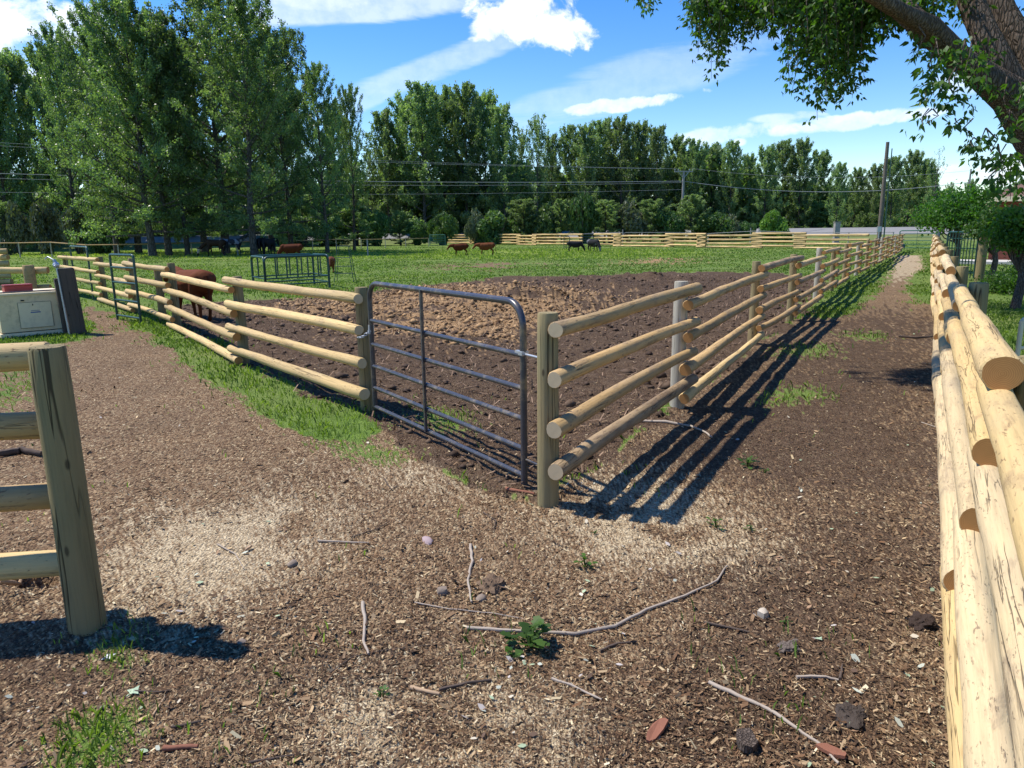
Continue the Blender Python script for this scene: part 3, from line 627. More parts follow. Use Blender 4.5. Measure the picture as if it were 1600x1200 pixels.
# ------------------------------------------------------------------ tube gates
def arc(c,u,v,r,a0,a1,n=7): return [c+u*math.cos(a0+(a1-a0)*i/n)*r+v*math.sin(a0+(a1-a0)*i/n)*r for i in range(n+1)]
UPV=Vector((0,0,1))
def tube_gate(name,label,cat,a,b,h,bars,mat,r=.021,rb=.017,zb=.09,verts=(.43,),corner=.12,group=None,left_leg=0,right_leg=0,flat_bottom=True):
    a=Vector((a[0],a[1],0)); b=Vector((b[0],b[1],0)); root=empty(name,a,0,label,cat,group); L=(b-a).length; u=(b-a).normalized()
    P=[Vector((0,0,zb-left_leg)),Vector((0,0,h-corner))]+arc(u*corner+UPV*(h-corner),-u,UPV,corner,0,math.pi/2)+arc(u*(L-corner)+UPV*(h-corner),UPV,u,corner,0,math.pi/2)+[u*L+UPV*(zb-right_leg)]
    m=MB(); m.tube(P,r,12); obj('frame',m.mesh('frame',mat),root,a)
    for z in bars:
        m=MB(); m.tube([UPV*z+u*r*.6,UPV*z+u*(L-r*.6)],rb,10); obj('bar',m.mesh('bar',mat),root,a)
    for v in verts:
        m=MB(); m.box((0,0,(zb+h)/2),(.022,.022,h-zb),0,math.atan2(u.y,u.x)); o=obj('brace',m.mesh('brace',mat,False),root,a+u*(L*v))
        o.location+=Vector((-u.y,u.x,0))*-(rb+.006)*1
    return root,a,b,u,L
g,a,b,u,L=tube_gate('tube_gate','dark grey six-bar steel tube gate standing between the two wooden gate posts','gate',(-1.29,6.62),(.075,4.60),1.255,[.10,.285,.49,.695,.915],STEEL,.023,.018,.10,(.44,),.16,None,.0,.05)
n_=Vector((u.y,-u.x,0))
m=MB(); m.box((0,0,0),(.05,.055,.03),0,math.atan2(u.y,u.x)); m.box((-.05*u.x,-.05*u.y,0),(.06,.03,.022),0,math.atan2(u.y,u.x)); obj('hinge_clamp',m.mesh('hinge_clamp',GALV,True,.004),g,b+UPV*.93)
m=MB(); m.tube([Vector((0,0,0)),Vector((.10,-.16,0))],.008,8); obj('hinge_bolt',m.mesh('hinge_bolt',GALV),g,b+UPV*.925)
m=MB(); m.tube([Vector((0,0,0)),Vector((.10,-.17,.005))],.007,8); obj('hinge_bolt',m.mesh('hinge_bolt',STEEL),g,b+UPV*.22)
# latch chain at the left end
m=MB()
for i in range(9):
    t=i/8; c=Vector((-.115*t,.13*t*0-.06*math.sin(t*3),-.03-.07*math.sin(t*1.6)))
    m.tube([c+Vector((math.cos(x)*.016,0 if i%2 else math.sin(x)*.009,math.sin(x)*.009 if i%2 else 0)) for x in [j*math.pi/4 for j in range(9)]],.0035,5)
obj('chain',m.mesh('chain',GALV),g,a+UPV*.86)
m=MB(); m.box((0,0,0),(.03,.05,.09),0,math.atan2(u.y,u.x)); obj('latch_plate',m.mesh('latch_plate',GALV,True,.004),g,a+UPV*.83)
# mud splashes on the lower bars
# green half-width gate in the left fence
tube_gate('tube_gate','narrow green tube panel leaning against the left log fence, four rungs','gate',(-8.15,14.95),(-7.30,14.22),1.33,[.1,.42,.78,1.08],GREEN,.024,.02,.05,(),.06,None,.1,.12)
q=AT(110,21.6); q2=AT(136,19.5)
tube_gate('bow_gate','tall green bow gate frame at the far end of the left log fence','gate',(q.x,q.y),(q2.x,q2.y),1.42,[.45],GREEN,.024,.018,.05,(),.1)
q=AT(674,88); q2=AT(698,88)
tube_gate('tube_gate','distant green tube gate between the thin-rail fence and the pale log fence','gate',q,q2,1.35,[.15,.4,.65,.9,1.1],GREENG,.05,.04,.1,(.5,))
q=AT(1410,52.5); q2=AT(1468,51.5)
g2,*_=tube_gate('tube_gate','wide green tube gate closing the far end of the lane','gate',q,q2,1.4,[.2,.45,.7,.95,1.18],GREENG,.035,.025,.12,(.48,))
q=AT(1414,52.2); m=MB(); m.box((0,0,0),(.42,.03,.22)); tag(obj('sign',m.mesh('sign',m_plain('dark_teal_sign',(.02,.07,.09),.5),False,.004),None,(q.x,q.y-.12,.33)),'small dark rectangular plate hung low on the far green gate','sign')
q=AT(884,66); q2=AT(893,66)
tube_gate('panel','small dark wire panel standing left of the black cow','panel',q,q2,1.15,[.25,.5,.8],STEEL,.03,.02,.1,())
q=AT(913,84); q2=AT(936,84)
tube_gate('tube_gate','distant dark gate filling the gap behind the black cattle','gate',q,q2,1.25,[.2,.45,.7,.95],STEEL,.05,.04,.1,())
# ------------------------------------------------------------------ feeder
A=Vector((-7.35,21.86,0)); B=Vector((-5.82,23.38,0)); C=Vector((-8.19,23.2,0)); D=B+(C-A)
fr=empty('hay_feeder',A,0,'dark green tubular hay feeder, a rectangular cage standing on the grass','hay feeder')
for (p,q_,nv) in ((A,B,6),(A,C,2),(C,D,5),(B,D,2)):
    uu=(q_-p).normalized(); LL=(q_-p).length; c=.14; m=MB(); hgt=1.02
    m.tube([Vector((0,0,0)),Vector((0,0,hgt-c))]+arc(uu*c+UPV*(hgt-c),-uu,UPV,c,0,math.pi/2,5)+arc(uu*(LL-c)+UPV*(hgt-c),UPV,uu,c,0,math.pi/2,5)+[uu*LL],.038,8)
    obj('frame',m.mesh('frame',GREEN),fr,p)
    for z in (.18,.38): m=MB(); m.tube([UPV*z,uu*LL+UPV*z],.022,8); obj('bar',m.mesh('bar',GREEN),fr,p)
    for i in range(1,nv): m=MB(); m.tube([uu*(LL*i/nv)+UPV*.38,uu*(LL*i/nv)+UPV*hgt],.024,8); obj('upright',m.mesh('upright',GREEN),fr,p)
q=AT(538,26); wp=empty('wire_basket',q,0,'tapered thin wire feeder stand right of the green hay feeder','feeder')
for s in (-1,1):
    for t in (-1,1): m=MB(); m.tube([(s*.34,t*.2,0),(s*.2,t*.12,1.25)],.012,6); obj('leg',m.mesh('leg',GREEN),wp,q)
for z,w in ((1.25,.4),(.85,.46),(.55,.54),(.3,.6)):
    m=MB(); m.tube([(-w/2,-.12,z),(w/2,-.12,z),(w/2,.12,z),(-w/2,.12,z),(-w/2,-.12,z)],.009,5); obj('ring',m.mesh('ring',GREEN),wp,q)
# ------------------------------------------------------------------ cabinet, tie post, red case
a=Vector((-8.75,12.36,0)); b=Vector((-8.03,13.06,0)); u=(b-a).normalized(); w=Vector((-u.y,u.x,0)); rz=math.atan2(u.y,u.x); Lb=(b-a).length
cb=empty('cabinet',a,rz,'white metal cabinet with a square door, standing on grass at the left edge','cabinet')
hB=.70; dp=.9
def cpart(nm,c,d,mat,bev=.006,**k):
    m=MB(); m.box((0,0,0),d); return obj(nm,m.mesh(nm,mat,True,bev),cb,c,local=True)
cpart('body',(Lb/2,dp/2,hB/2+.05),(Lb,dp,hB-.06),CREAM); cpart('plinth',(Lb/2,dp/2,.03),(Lb+.05,dp+.05,.07),WHITE)
cpart('lid',(Lb/2,dp/2,hB+.035),(Lb+.06,dp+.06,.035),WHITE); cpart('door',(Lb*.53,-.006,.36),(Lb*.5,.02,.44),WHITE,.003)
cpart('latch',(Lb*.36,-.014,.62),(.05,.02,.02),BLACKM,.002); cpart('handle',(Lb*.5,-.022,.54),(.012,.02,.03),BLACKM,.002)
cpart('label_plate',(Lb*.53,-.019,.405),(.15,.006,.018),BLUE,.001); cpart('label_text',(Lb*.53,-.019,.435),(.13,.005,.012),GREYTX,.001)
m=MB(); m.tube([(0,0,0),(Lb*1.0,0,0)],.012,8); obj('hinge_rod',m.mesh('hinge_rod',STEEL),cb,(0,.1,hB+.065),local=True)
# pale strip and gap round the door
for (x,z,sx,sz) in ((.53,.583,.5,.004),(.53,.137,.5,.004)): cpart('door_gap',(Lb*x,-.017,z),(Lb*sx,.004,sz),BLACKM,0)
for x in (.28,.78): cpart('door_gap',(Lb*x,-.017,.36),(.004,.004,.44),BLACKM,0)
c=a+u*.38+w*.35; m=MB(); m.box((0,0,.055),(.42,.24,.11)); m.box((0,0,.118),(.44,.26,.02)); 
tag(obj('toolbox',m.mesh('toolbox',RED,True,.008),None,(c.x,c.y,hB+.0555)),'dull red box lying on top of the white cabinet','box'); bpy.data.objects['toolbox'].rotation_euler=(0,0,rz)
t=G(122,521); m=MB(); m.box((0,0,.58),(.24,.2,1.2)); o=obj('post',m.mesh('tie',TIE,True,.012),None,(t.x,t.y,-.02)); o.name='railway_tie'; tag(o,'dark weathered square timber post beside the white cabinet','post'); o.rotation_euler=(R(1),R(-3),.7)
t2=t+Vector((-.2,.05,0)); m=MB(); m.box((0,0,.5),(.15,.12,1.0)); o=obj('tie_stub',m.mesh('tie_stub',TIE,True,.01),None,(t2.x,t2.y,-.02)); o.name='timber_stub'; tag(o,'shorter black timber wedged between cabinet and square post','post'); o.rotation_euler=(0,R(-2),.7)
hy=empty('water_hydrant',t+Vector((-.06,-.16,0)),0,'galvanised standpipe with a tap head fixed to the square timber post','standpipe')
m=MB(); m.tube([(0,0,0),(-.03,0,.6),(-.06,0,1.2)],.017,10); obj('pipe',m.mesh('pipe',GALV),hy,(0,0,0),local=True)
m=MB(); m.ball((0,0,0),.055,0,10); m.tube([(0,0,0),(.02,-.09,-.03)],.022,8); m.tube([(0,0,0),(-.03,0,.09)],.03,8); obj('tap_head',m.mesh('tap_head',GALV),hy,(-.06,0,1.22),local=True)
m=MB(); m.tube([(0,0,0),(-.12,.02,.06),(-.17,.02,.02)],.012,8); obj('handle',m.mesh('handle',GALV),hy,(-.08,0,1.3),local=True)
# white pipe stand at the right, beyond the fence
q=PD(1597,500,6.6); m=MB(); m.tube([Vector((0,0,-q.z)),Vector((0,0,-.03))]+arc(Vector((.04,0,-.03)),Vector((-1,0,0)),UPV,.04,0,math.pi/2,4)+arc(Vector((.66,0,-.03)),UPV,Vector((1,0,0)),.04,0,math.pi/2,4)+[Vector((.7,0,-q.z))],.022,10); m.tube([Vector((0,0,-.26)),Vector((.7,0,-.26))],.018,8)
tag(obj('pipe_rail',m.mesh('pipe_rail',WHITE),None,(q.x,q.y,q.z)),'white bent pipe rail on the shaded lawn at the right edge','pipe rail')
# mesh panels by the house
for i,(p0,p1,dd_,h_,lab) in enumerate([(1486,1534,24,1.5,'dark green pen panel with thin uprights in front of the red house')]):
    q=AT(p0,dd_); q2=AT(p1,dd_-1.4); tube_gate('panel',lab,'panel',q,q2,h_,[.25,.6,1.0,1.3],GREEN,.03,.015,.1,[.1*k for k in range(1,10)])
q=AT(1543,22); m=MB(); m.tube([(0,0,-.1),(0,0,1.55)],[.13,.12],12); tag(obj('stout_post',m.mesh('stout_post',POSTD),None,q),'thick dark wooden post between the pen panel and the house corner','post')
q=AT(1452,54); m=MB(); m.tube([(0,0,-.1),(0,0,2.9)],[.16,.14],8); m.box((0,0,2.0),(.5,.08,.5)); o=obj('gate_post',m.mesh('gate_post',POLEG),None,AT(1470,53)); tag(o,'weathered grey tall gate post at the right end of the far green gate','post')
# ------------------------------------------------------------------ utility poles, wires, pillars
def pole(px,pyt,d,r,mat,label,arm=None,h=None):
    q=AT(px,d); H=ZAT(px,pyt,d); root=empty('utility_pole',q,0,label,'utility pole')
    m=MB(); m.tube([(0,0,-.5),(0,0,H*.5),(0,0,H)],[r*1.15,r,r*.8],10); obj('shaft',m.mesh('shaft',mat),root,q)
    if arm:
        w,zz,ang_=arm; c,s=math.cos(ang_),math.sin(ang_)
        m=MB(); m.box((0,0,zz),(w,.14,.16),0,ang_); obj('crossarm',m.mesh('crossarm',POLEG,False),root,q)
        for k in (-.48,-.3,.3,.48):
            m=MB(); m.tube([(0,0,0),(0,0,.14),(0,0,.24)],[.03,.06,.04],8); obj('insulator',m.mesh('insulator',GALV),root,q+Vector((c*w*k,s*w*k,zz+.08)))
        for s_2 in (-1,1): m=MB(); m.tube([(s_2*w*.28*c,s_2*w*.28*s,zz-.05),(0,0,zz-.9)],.03,6); obj('arm_brace',m.mesh('arm_brace',GALV),root,q)
    return q,H
qa,ha=pole(1068,268,100,.17,POLEG,'grey utility pole with a wide crossarm in front of the middle of the tree line',(2.5,ZAT(1068,268,100),.05))
qb,hb=pole(1378,222,60,.16,POLEM,'tall dark bare pole rising behind the far end of the lane')
m=MB(); 
qd,hd=pole(1385.5,232,62,.05,GREEN,'slim green metal mast standing close against the tall dark pole')
qe,he=pole(1510,264,95,.13,POLEG,'thin distant pole seen above the small tree by the house')
m=MB(); m.box((0,0,.75),(.30,.18,.42)); m.tube([(0,0,0),(0,0,.9)],.04,8); q=AT(1377,58.5); tag(obj('meter_box',m.mesh('meter_box',GALV,True,.01),None,(q.x,q.y,.75)),'pale grey meter box at the foot of the tall dark pole','meter box')
q=AT(1310.5,80); m=MB(); m.box((0,0,1.1),(.55,.5,2.2)); m.box((0,0,2.23),(.65,.6,.08)); o=obj('stone_pillar',m.mesh('stone_pillar',m_plain('grey_stone',(.3,.28,.27),.9,.1,0,.4,5,.01),True,.01),None,q); tag(o,'short grey stone pillar left of the tall dark pole','pillar')
ql=Vector((-62,40,0)); 
def wire(a,b,sag,r,label):
    a=Vector(a); b=Vector(b); n=28; P=[]
    for i in range(n+1):
        t=i/n; p=a.lerp(b,t); p.z-=4*sag*t*(1-t); P.append(p-a)
    m=MB(); m.tube(P,r,5,cap=False); tag(obj('power_line',m.mesh('power_line',WIREM),None,a),label,'power line','overhead power lines')
zt=ZAT(1068,266,100)
wire((qa.x-1.2,100,zt+.2),(-95,62,13.2),.9,.015,'topmost overhead wire running left from the crossarm pole')
wire((qa.x-.75,100,zt+.2),(-95,62.8,12.9),1.0,.015,'overhead wire second from the top, running left from the crossarm pole')
wire((qa.x,100,ZAT(1068,283,100)),(-95,63,9.7),1.1,.032,'thick lower cable running left from the crossarm pole')
wire((qa.x,100.1,ZAT(1068,285,100)),(-95,63.4,9.35),1.3,.018,'thin cable just under the thick one, left of the crossarm pole')
wire((qa.x,100.2,ZAT(1068,296,100)),(-95,64,7.3),1.0,.015,'lowest overhead wire left of the crossarm pole')
wire((qa.x+1.2,100,zt+.2),(qe.x,95,he-.2),1.0,.015,'topmost wire running right from the crossarm pole to the thin pole')
wire((qa.x,100,ZAT(1068,283,100)),(qe.x,95,he-1.6),1.3,.032,'thick lower cable running right from the crossarm pole')
wire((qe.x,95,he-.3),(150,90,9.5),1.2,.015,'wire leaving the thin pole towards the house side')
# ------------------------------------------------------------------ house
hx=AT(1553,34.5); hs_root=empty('house',hx,R(-35),'red board-sided house with a brown shingle roof behind trees at the right edge','house')
SID=NT('red_board_siding'); c=SID.coord(); sp=SID.nd('ShaderNodeSeparateXYZ',{0:c}); fr_=SID.math('FRACT',SID.math('MULTIPLY',sp.outputs[2],5.0)); k=SID.ramp(fr_,[(0,.25),(.08,1),(1,1)])
SID.color(SID.mix(1.0,SID.mix(SID.noise(c,6,5),(.15,.05,.035),(.22,.08,.055)),k,'MULTIPLY')); SID.rough(.8,.2); SID.bump(fr_,.02)
SHG=NT('brown_shingles'); c=SHG.coord(); br=SHG.nd('ShaderNodeTexBrick',{'Vector':c,'Scale':3.0,'Color1':(.16,.10,.08,1),'Color2':(.22,.14,.11,1),'Mortar':(.06,.04,.035,1)}); SHG.color(br.outputs[0]); SHG.rough(.9,.1)
m=MB(); m.box((5,3.5,1.45),(10,7,2.9)); obj('wall',m.mesh('wall',SID.m,False),hs_root,(0,0,0),local=True)
m=MB(); ov=.55; V=[(-ov,-ov,2.92),(10.5,-ov,2.92),(10.5,7+ov,2.92),(-ov,7+ov,2.92),(3,3.5,4.5),(8,3.5,4.5)]
m.add(V,[(0,1,5,4),(1,2,5),(2,3,4,5),(3,0,4),(3,2,1,0)]); rf=obj('roof',m.mesh('roof',SHG.m,False),hs_root,(0,0,0),local=True)
m=MB(); m.box((5,-ov-.03,2.86),(11.1,.06,.22)); m.box((-ov-.03,3.5,2.86),(.06,8.0,.22)); obj('fascia',m.mesh('fascia',WHITE,False),hs_root,(0,0,0),local=True)
m=MB(); m.tube([(-.45,-.5,2.8),(-.12,-.12,2.45),(-.12,-.12,.5),(-.12,-.15,.3),(-.45,-.4,.12)],.05,8); obj('downspout',m.mesh('downspout',WHITE),hs_root,(0,0,0),local=True)
for x in (2.2,5.8):
    m=MB(); m.box((x,-.03,1.5),(1.3,.08,1.2)); wfm=obj('window',m.mesh('window',WHITE,False,.01),hs_root,(0,0,0),local=True)
    m=MB(); m.box((x,-.08,1.5),(1.14,.03,1.04)); obj('pane',m.mesh('pane',m_plain('window_glass',(.03,.04,.05),.1,.8),False),wfm,(0,0,0),local=True)
m=MB(); m.box((3,-1.2,.06),(8.5,2.4,.12)); obj('slab',m.mesh('slab',m_plain('concrete',(.5,.48,.44),.9,.1,0,.15,4),False),hs_root,(0,0,0),local=True)
# ------------------------------------------------------------------ trees
def rv(rs,n): 
    v=rs.normal(0,1,(n,3)); return v/np.linalg.norm(v,axis=1)[:,None]
def leaves_at(rs,C,size,up=.15,asp=.6,clump=None):
    n=len(C); d=rv(rs,n); d[:,2]+=up; d/=np.linalg.norm(d,axis=1)[:,None]; s=rv(rs,n); s=np.cross(d,s); s/=np.linalg.norm(s,axis=1)[:,None]+1e-9
    L=(size*rs.uniform(.6,1.3,n))[:,None]; Wd=L*asp
    return np.stack([C-d*L*.5,C+s*Wd*.5,C+d*L*.5,C-s*Wd*.5],1).reshape(-1,3)
def poplar(seed,H,Rd,nleaf,ls,base=.12,nl=40,limbang=.55,full=.6,lean=0,sparse=1.0):
    rr=random.Random(seed); rs=np.random.RandomState(seed); tm=MB(); r0=H*.0135+.05
    lx,ly=rr.uniform(-.03,.03)*H+lean*H,rr.uniform(-.03,.03)*H
    tp=[Vector((lx*t**1.5+math.sin(t*9+seed)*.12,ly*t**1.5+math.cos(t*7+seed)*.12,H*t-.3*(t==0))) for t in [i/10 for i in range(11)]]
    tm.tube(tp,[r0*(1.25 if i==0 else 1)*(1-.93*i/10) for i in range(11)],8)
    def T(t):
        k=min(9,int(t*10)); return tp[k].lerp(tp[k+1],t*10-k)
    cen=[];ton=[]
    ph=rr.uniform(0,6)
    for i in range(nl):
        t=base+(.985-base)*((i+rr.random())/nl)**.92; tt=(t-base)/(1-base); az_=i*2.4+rr.uniform(-.5,.5)+ph
        prof=((1-tt)**.55)*(full+(1-full)*min(1,tt/.22))*rr.uniform(.72,1.18); ln=Rd*prof+.5
        o=T(t); dh=Vector((math.cos(az_),math.sin(az_),0)); steep=(limbang+.55*tt)*min(1,.05+tt*2.6)-.10*(tt<.12); q2=.45*min(1,.1+tt*2)
        P=[o+dh*ln*s+UPV*ln*(steep*s+q2*s*s) for s in (0,.25,.5,.75,1)]
        zmax=H*1.0
        tm.tube(P,[max(.02,r0*.36*(1-t)+.02)*(1-.8*s) for s in (0,.25,.5,.75,1)],5,cap=False)
        tone=rr.uniform(.15,.8)
        nsb=9
        for j in range(nsb):
            s=.22+.78*(j+rr.random())/nsb; k=min(3,int(s*4)); b=P[k].lerp(P[k+1],s*4-k) if k<4 else P[4]
            ld=(P[4]-P[0]).normalized(); q=Vector((rr.gauss(0,1),rr.gauss(0,1),rr.gauss(0,.5))).normalized()
            sd_=(ld*.55+q*.8+UPV*(.25+.45*tt)).normalized(); sl_=(.16*ln+.55)*rr.uniform(.6,1.3)*(1.1-.3*s)
            if rr.random()<(1-sparse): continue
            m_=max(3,int(nleaf/(nl*nsb)*rr.uniform(.5,1.5))); u_=rs.rand(m_)**.75
            c=np.array(b)[None]+np.array(sd_)[None]*(u_*sl_)[:,None]+rs.normal(0,.055*sl_+.5*ls,(m_,3))
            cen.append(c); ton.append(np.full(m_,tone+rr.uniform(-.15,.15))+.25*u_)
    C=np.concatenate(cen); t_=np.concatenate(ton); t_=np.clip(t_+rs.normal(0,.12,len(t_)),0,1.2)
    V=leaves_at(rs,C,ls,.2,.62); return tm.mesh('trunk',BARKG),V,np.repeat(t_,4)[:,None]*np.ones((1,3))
def tree_proto(seed,H,Rd,nleaf,ls,mat,**k):
    tr,V,t=poplar(seed,H,Rd,nleaf,ls,**k); return tr,np_mesh('crown',V,4,mat,t)
def place_tree(protos,i,pos,s,sz,rz,label,group,name='poplar_tree',cat='tree'):
    tr,cr_=protos[i%len(protos)]; r=empty(name,pos,rz,label,cat,group); r.scale=(s,s,sz)
    obj('trunk',tr,r,local=True); obj('crown',cr_,r,local=True); return r
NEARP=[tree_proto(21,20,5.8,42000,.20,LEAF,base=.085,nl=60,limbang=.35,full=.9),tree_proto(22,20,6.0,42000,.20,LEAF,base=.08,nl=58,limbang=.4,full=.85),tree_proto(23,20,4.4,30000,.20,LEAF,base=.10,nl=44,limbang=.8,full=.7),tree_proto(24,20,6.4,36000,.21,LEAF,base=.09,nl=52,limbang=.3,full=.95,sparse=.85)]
# the clump of big poplars at the left: (px, distance, top py, width scale, prototype, label)
BIG=[(238,61,-25,.98,0,'big dark poplar with twin trunk at the front left of the near clump'),
 (262,62.5,8,.95,1,'big poplar just right of the twin trunk in the near left clump'),
 (292,63,40,.8,2,'slimmer poplar on a slanting trunk at the heart of the near left clump'),
 (352,66,-45,1.02,3,'tallest broad poplar of the near left clump, above the two saddled-looking horses'),
 (398,60,-12,1.0,1,'large poplar whose trunk stands between the grey horse and the black pair'),
 (455,67,35,.9,0,'poplar right of the black horses in the near left clump'),
 (512,64,95,.80,2,'narrow poplar on a single thin trunk behind the feeder'),
 (556,70,128,.62,2,'smaller poplar at the right end of the near left clump'),
 (184,68,-4,.75,3,'airy leaning poplar with a pale bare stem at the left of the near clump'),
 (215,73,40,1.0,1,'dim poplar at the back of the near left clump, behind the pale leaning one'),
 (322,74,48,1.05,0,'dim poplar at the back of the near left clump, above the pinto horse'),
 (428,75,62,1.0,1,'dim poplar at the back of the near left clump, above the black pair'),
 (126,74,30,.7,2,'slender poplar at the left fringe of the near clump')]
for i,(px,d,pyt,w,k,lab) in enumerate(BIG):
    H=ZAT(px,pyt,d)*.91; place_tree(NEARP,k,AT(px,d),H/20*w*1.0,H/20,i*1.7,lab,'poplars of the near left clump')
# pale bare stem crossing that clump
FARP=[tree_proto(31,20,5.8,23000,.36,LEAFF,base=.02,nl=46,limbang=.5,full=.8),tree_proto(32,20,5.0,20000,.35,LEAFF,base=.02,nl=42,limbang=.7,full=.7),tree_proto(33,20,6.4,23000,.38,LEAFF,base=.02,nl=44,limbang=.35,full=.9),tree_proto(34,20,4.4,10000,.36,LEAFF,base=.10,nl=34,limbang=.9,full=.8,sparse=.75)]
BACK=[(-70,92,60,1.1,0),(-30,90,62,1.0,2),(18,88,66,.9,1),(60,92,66,.85,0),(100,96,60,.8,1),(150,100,60,.9,2),(210,104,50,.9,0),(300,105,45,.9,2),(390,105,60,.9,0),(470,102,110,.85,1),(530,100,150,.8,0),(585,110,228,.7,3),
 (612,108,165,.85,1),(640,112,138,.95,0),(668,106,120,.95,1),(700,112,128,.95,2),(732,108,122,.9,1),(764,110,132,.85,0),(792,106,158,.8,1),(818,114,195,.75,3),(842,104,172,.72,3),(866,108,205,.7,1),(890,112,190,.8,1),(918,108,186,.85,0),(945,112,180,.85,1),(972,108,176,.85,2),(1000,112,182,.85,0),(1028,108,192,.8,1),
 (1056,112,205,.85,0),(1084,108,212,.8,1),(1112,112,218,.85,2),(1140,108,215,.8,1),(1168,112,235,.8,0),(1196,106,222,.8,2),(1222,110,214,.85,2),(1250,108,210,.8,0),(1280,112,230,.85,2),(1308,108,250,.8,1),(1336,112,258,.85,2),(1364,110,252,.8,0),(1392,108,240,.85,2),(1420,112,230,.9,2),(1445,110,244,.75,0),(1480,125,282,.8,3),(1512,120,278,.75,2),(1550,126,284,.8,0),(1590,122,280,.8,2),(1630,120,270,.8,0)]
def where(px):
    marks=[(0,'left edge of the view'),(120,'left-edge shrubs'),(240,'twin-trunked poplar'),(400,'black pair of horses'),(455,'cow behind the feeder'),(580,'lone grey post'),(690,'distant green tube gate'),(722,'left brown cow'),(760,'right brown cow'),(838,'left log fence panels'),(902,'black cow'),(930,'grey-backed black cow'),(1068,'crossarm pole'),(1210,'bright green round bush'),(1310,'stone pillar'),(1380,'tall dark pole'),(1435,'far green gate'),(1510,'thin distant pole'),(1600,'red house')]
    m_=min(marks,key=lambda q:abs(q[0]-px)); d=px-m_[0]
    return ('straight behind the ' if abs(d)<10 else ('just left of the ' if d<0 else 'just right of the ') if abs(d)<32 else ('well left of the ' if d<0 else 'well right of the '))+m_[1]
seen={}
for i,(px,d,pyt,w,k) in enumerate(BACK):
    d+=8 if 560<px<1300 else 0
    H=ZAT(px,pyt,d)*.885; lab=['full-crowned green poplar','upright feathery poplar','broad dark poplar','thin light-green poplar'][k]+' in the back line '+where(px)
    if lab in seen: lab+=', the '+('shorter' if pyt>seen[lab] else 'taller')
    seen[lab]=pyt
    place_tree(FARP,k,AT(px,d),H/20*w*.92,H/20,i*2.1,lab,'poplars of the back tree line')
# gnarled half-dead tree on the right skyline
tr,V,t=poplar(77,20,3.0,1500,.3,base=.3,nl=18,limbang=.9,sparse=.4); dm=np_mesh('crown',V,4,LEAFF,t)
px,d=1458,100; H=ZAT(px,238,d); place_tree([(tr,dm)],0,AT(px,d),H/20*.8,H/20,1.0,'nearly bare gnarled tree poking above the tree line right of the tall dark pole',None,'bare_tree')
# ------------------------------------------------------------------ bushes
def bush_proto(seed,n,ls,mat,hgt=1.0,lump=.36):
    rr=random.Random(seed); rs=np.random.RandomState(seed); cs_=[]
    for i in range(14):
        a_=i*2.4; r_=rr.uniform(0,.62); z_=rr.uniform(.15,.78)*hgt*(1-.35*r_); cs_.append((math.cos(a_)*r_,math.sin(a_)*r_,z_,rr.uniform(.2,lump),rr.uniform(.1,.8)))
    C=[];T_=[]
    for (x,y,z,r,t_) in cs_:
        m_=n//14; v=rv(rs,m_)*(r*rs.uniform(.45,1.05,(m_,1))**.6); v[:,2]*=.9; C.append(v+np.array([[x,y,z]])); T_.append(np.full(m_,t_))
    C=np.concatenate(C); C[:,2]=np.abs(C[:,2]); T_=np.clip(np.concatenate(T_)+rs.normal(0,.15,len(C)),0,1.2)
    V=leaves_at(rs,C,ls,.3,.55); m=MB()
    for i in range(9):
        a_=rr.uniform(0,6.28); m.tube([(0,0,-.05),(math.cos(a_)*.25,math.sin(a_)*.25,.35),(math.cos(a_)*.5,math.sin(a_)*.5,.75)],[.025,.018,.008],5,cap=False)
    return m.mesh('stem',BARKG),np_mesh('foliage',V,4,mat,np.repeat(T_,4)[:,None]*np.ones((1,3)))
BP={'d':[bush_proto(41,5200,.13,LEAFB),bush_proto(42,5200,.13,LEAFB)],'s':[bush_proto(43,4200,.12,LEAFS)],'y':[bush_proto(44,9000,.085,LEAFY,1.0,.32)],'g':[bush_proto(45,6500,.10,m_leaf('mid_green_bush',(.07,.14,.045),(.15,.24,.07),.3))]}
def bush(kind,px,pyt,pyb,w,d,label,i=0,group=None):
    q=AT(px,d); H=max(.8,ZAT(px,pyt,d)); r=empty('bush',q,i*1.3,label,'bush',group); s=w/1155*d/2; r.scale=(s,s,H/1.02); st,fo=BP[kind][i%len(BP[kind])]
    obj('stem',st,r,local=True); obj('foliage',fo,r,local=True)
bush('g',695,324,372,64,96,'rounded light green bush in front of the tree line, above the left brown cow')
bush('y',1212,322,365,78,84,'bright yellow-green round bush right of the crossarm pole')
US=[(30,330,60,'s'),(78,318,66,'s'),(122,326,54,'s'),(165,345,60,'d'),(5,345,50,'d'),(445,330,60,'d'),(480,326,60,'g'),(520,340,60,'d'),(560,336,60,'d'),(590,332,50,'g'),(628,338,54,'d'),(655,344,44,'g'),(745,345,44,'s'),(780,342,54,'d'),(822,338,50,'g'),(850,324,54,'d'),(880,330,54,'g'),(915,312,62,'g'),(948,328,54,'d'),(985,330,56,'s'),(1020,332,56,'d'),(1045,325,50,'g'),(1085,330,54,'d'),(1120,338,50,'g'),(1145,342,40,'s'),(1168,344,40,'g'),(1270,335,50,'d'),(1300,330,50,'d'),(1335,328,60,'d'),(1400,330,60,'d'),(1440,328,60,'d'),(1480,325,60,'d'),(1520,325,60,'g'),(1570,320,60,'d')]
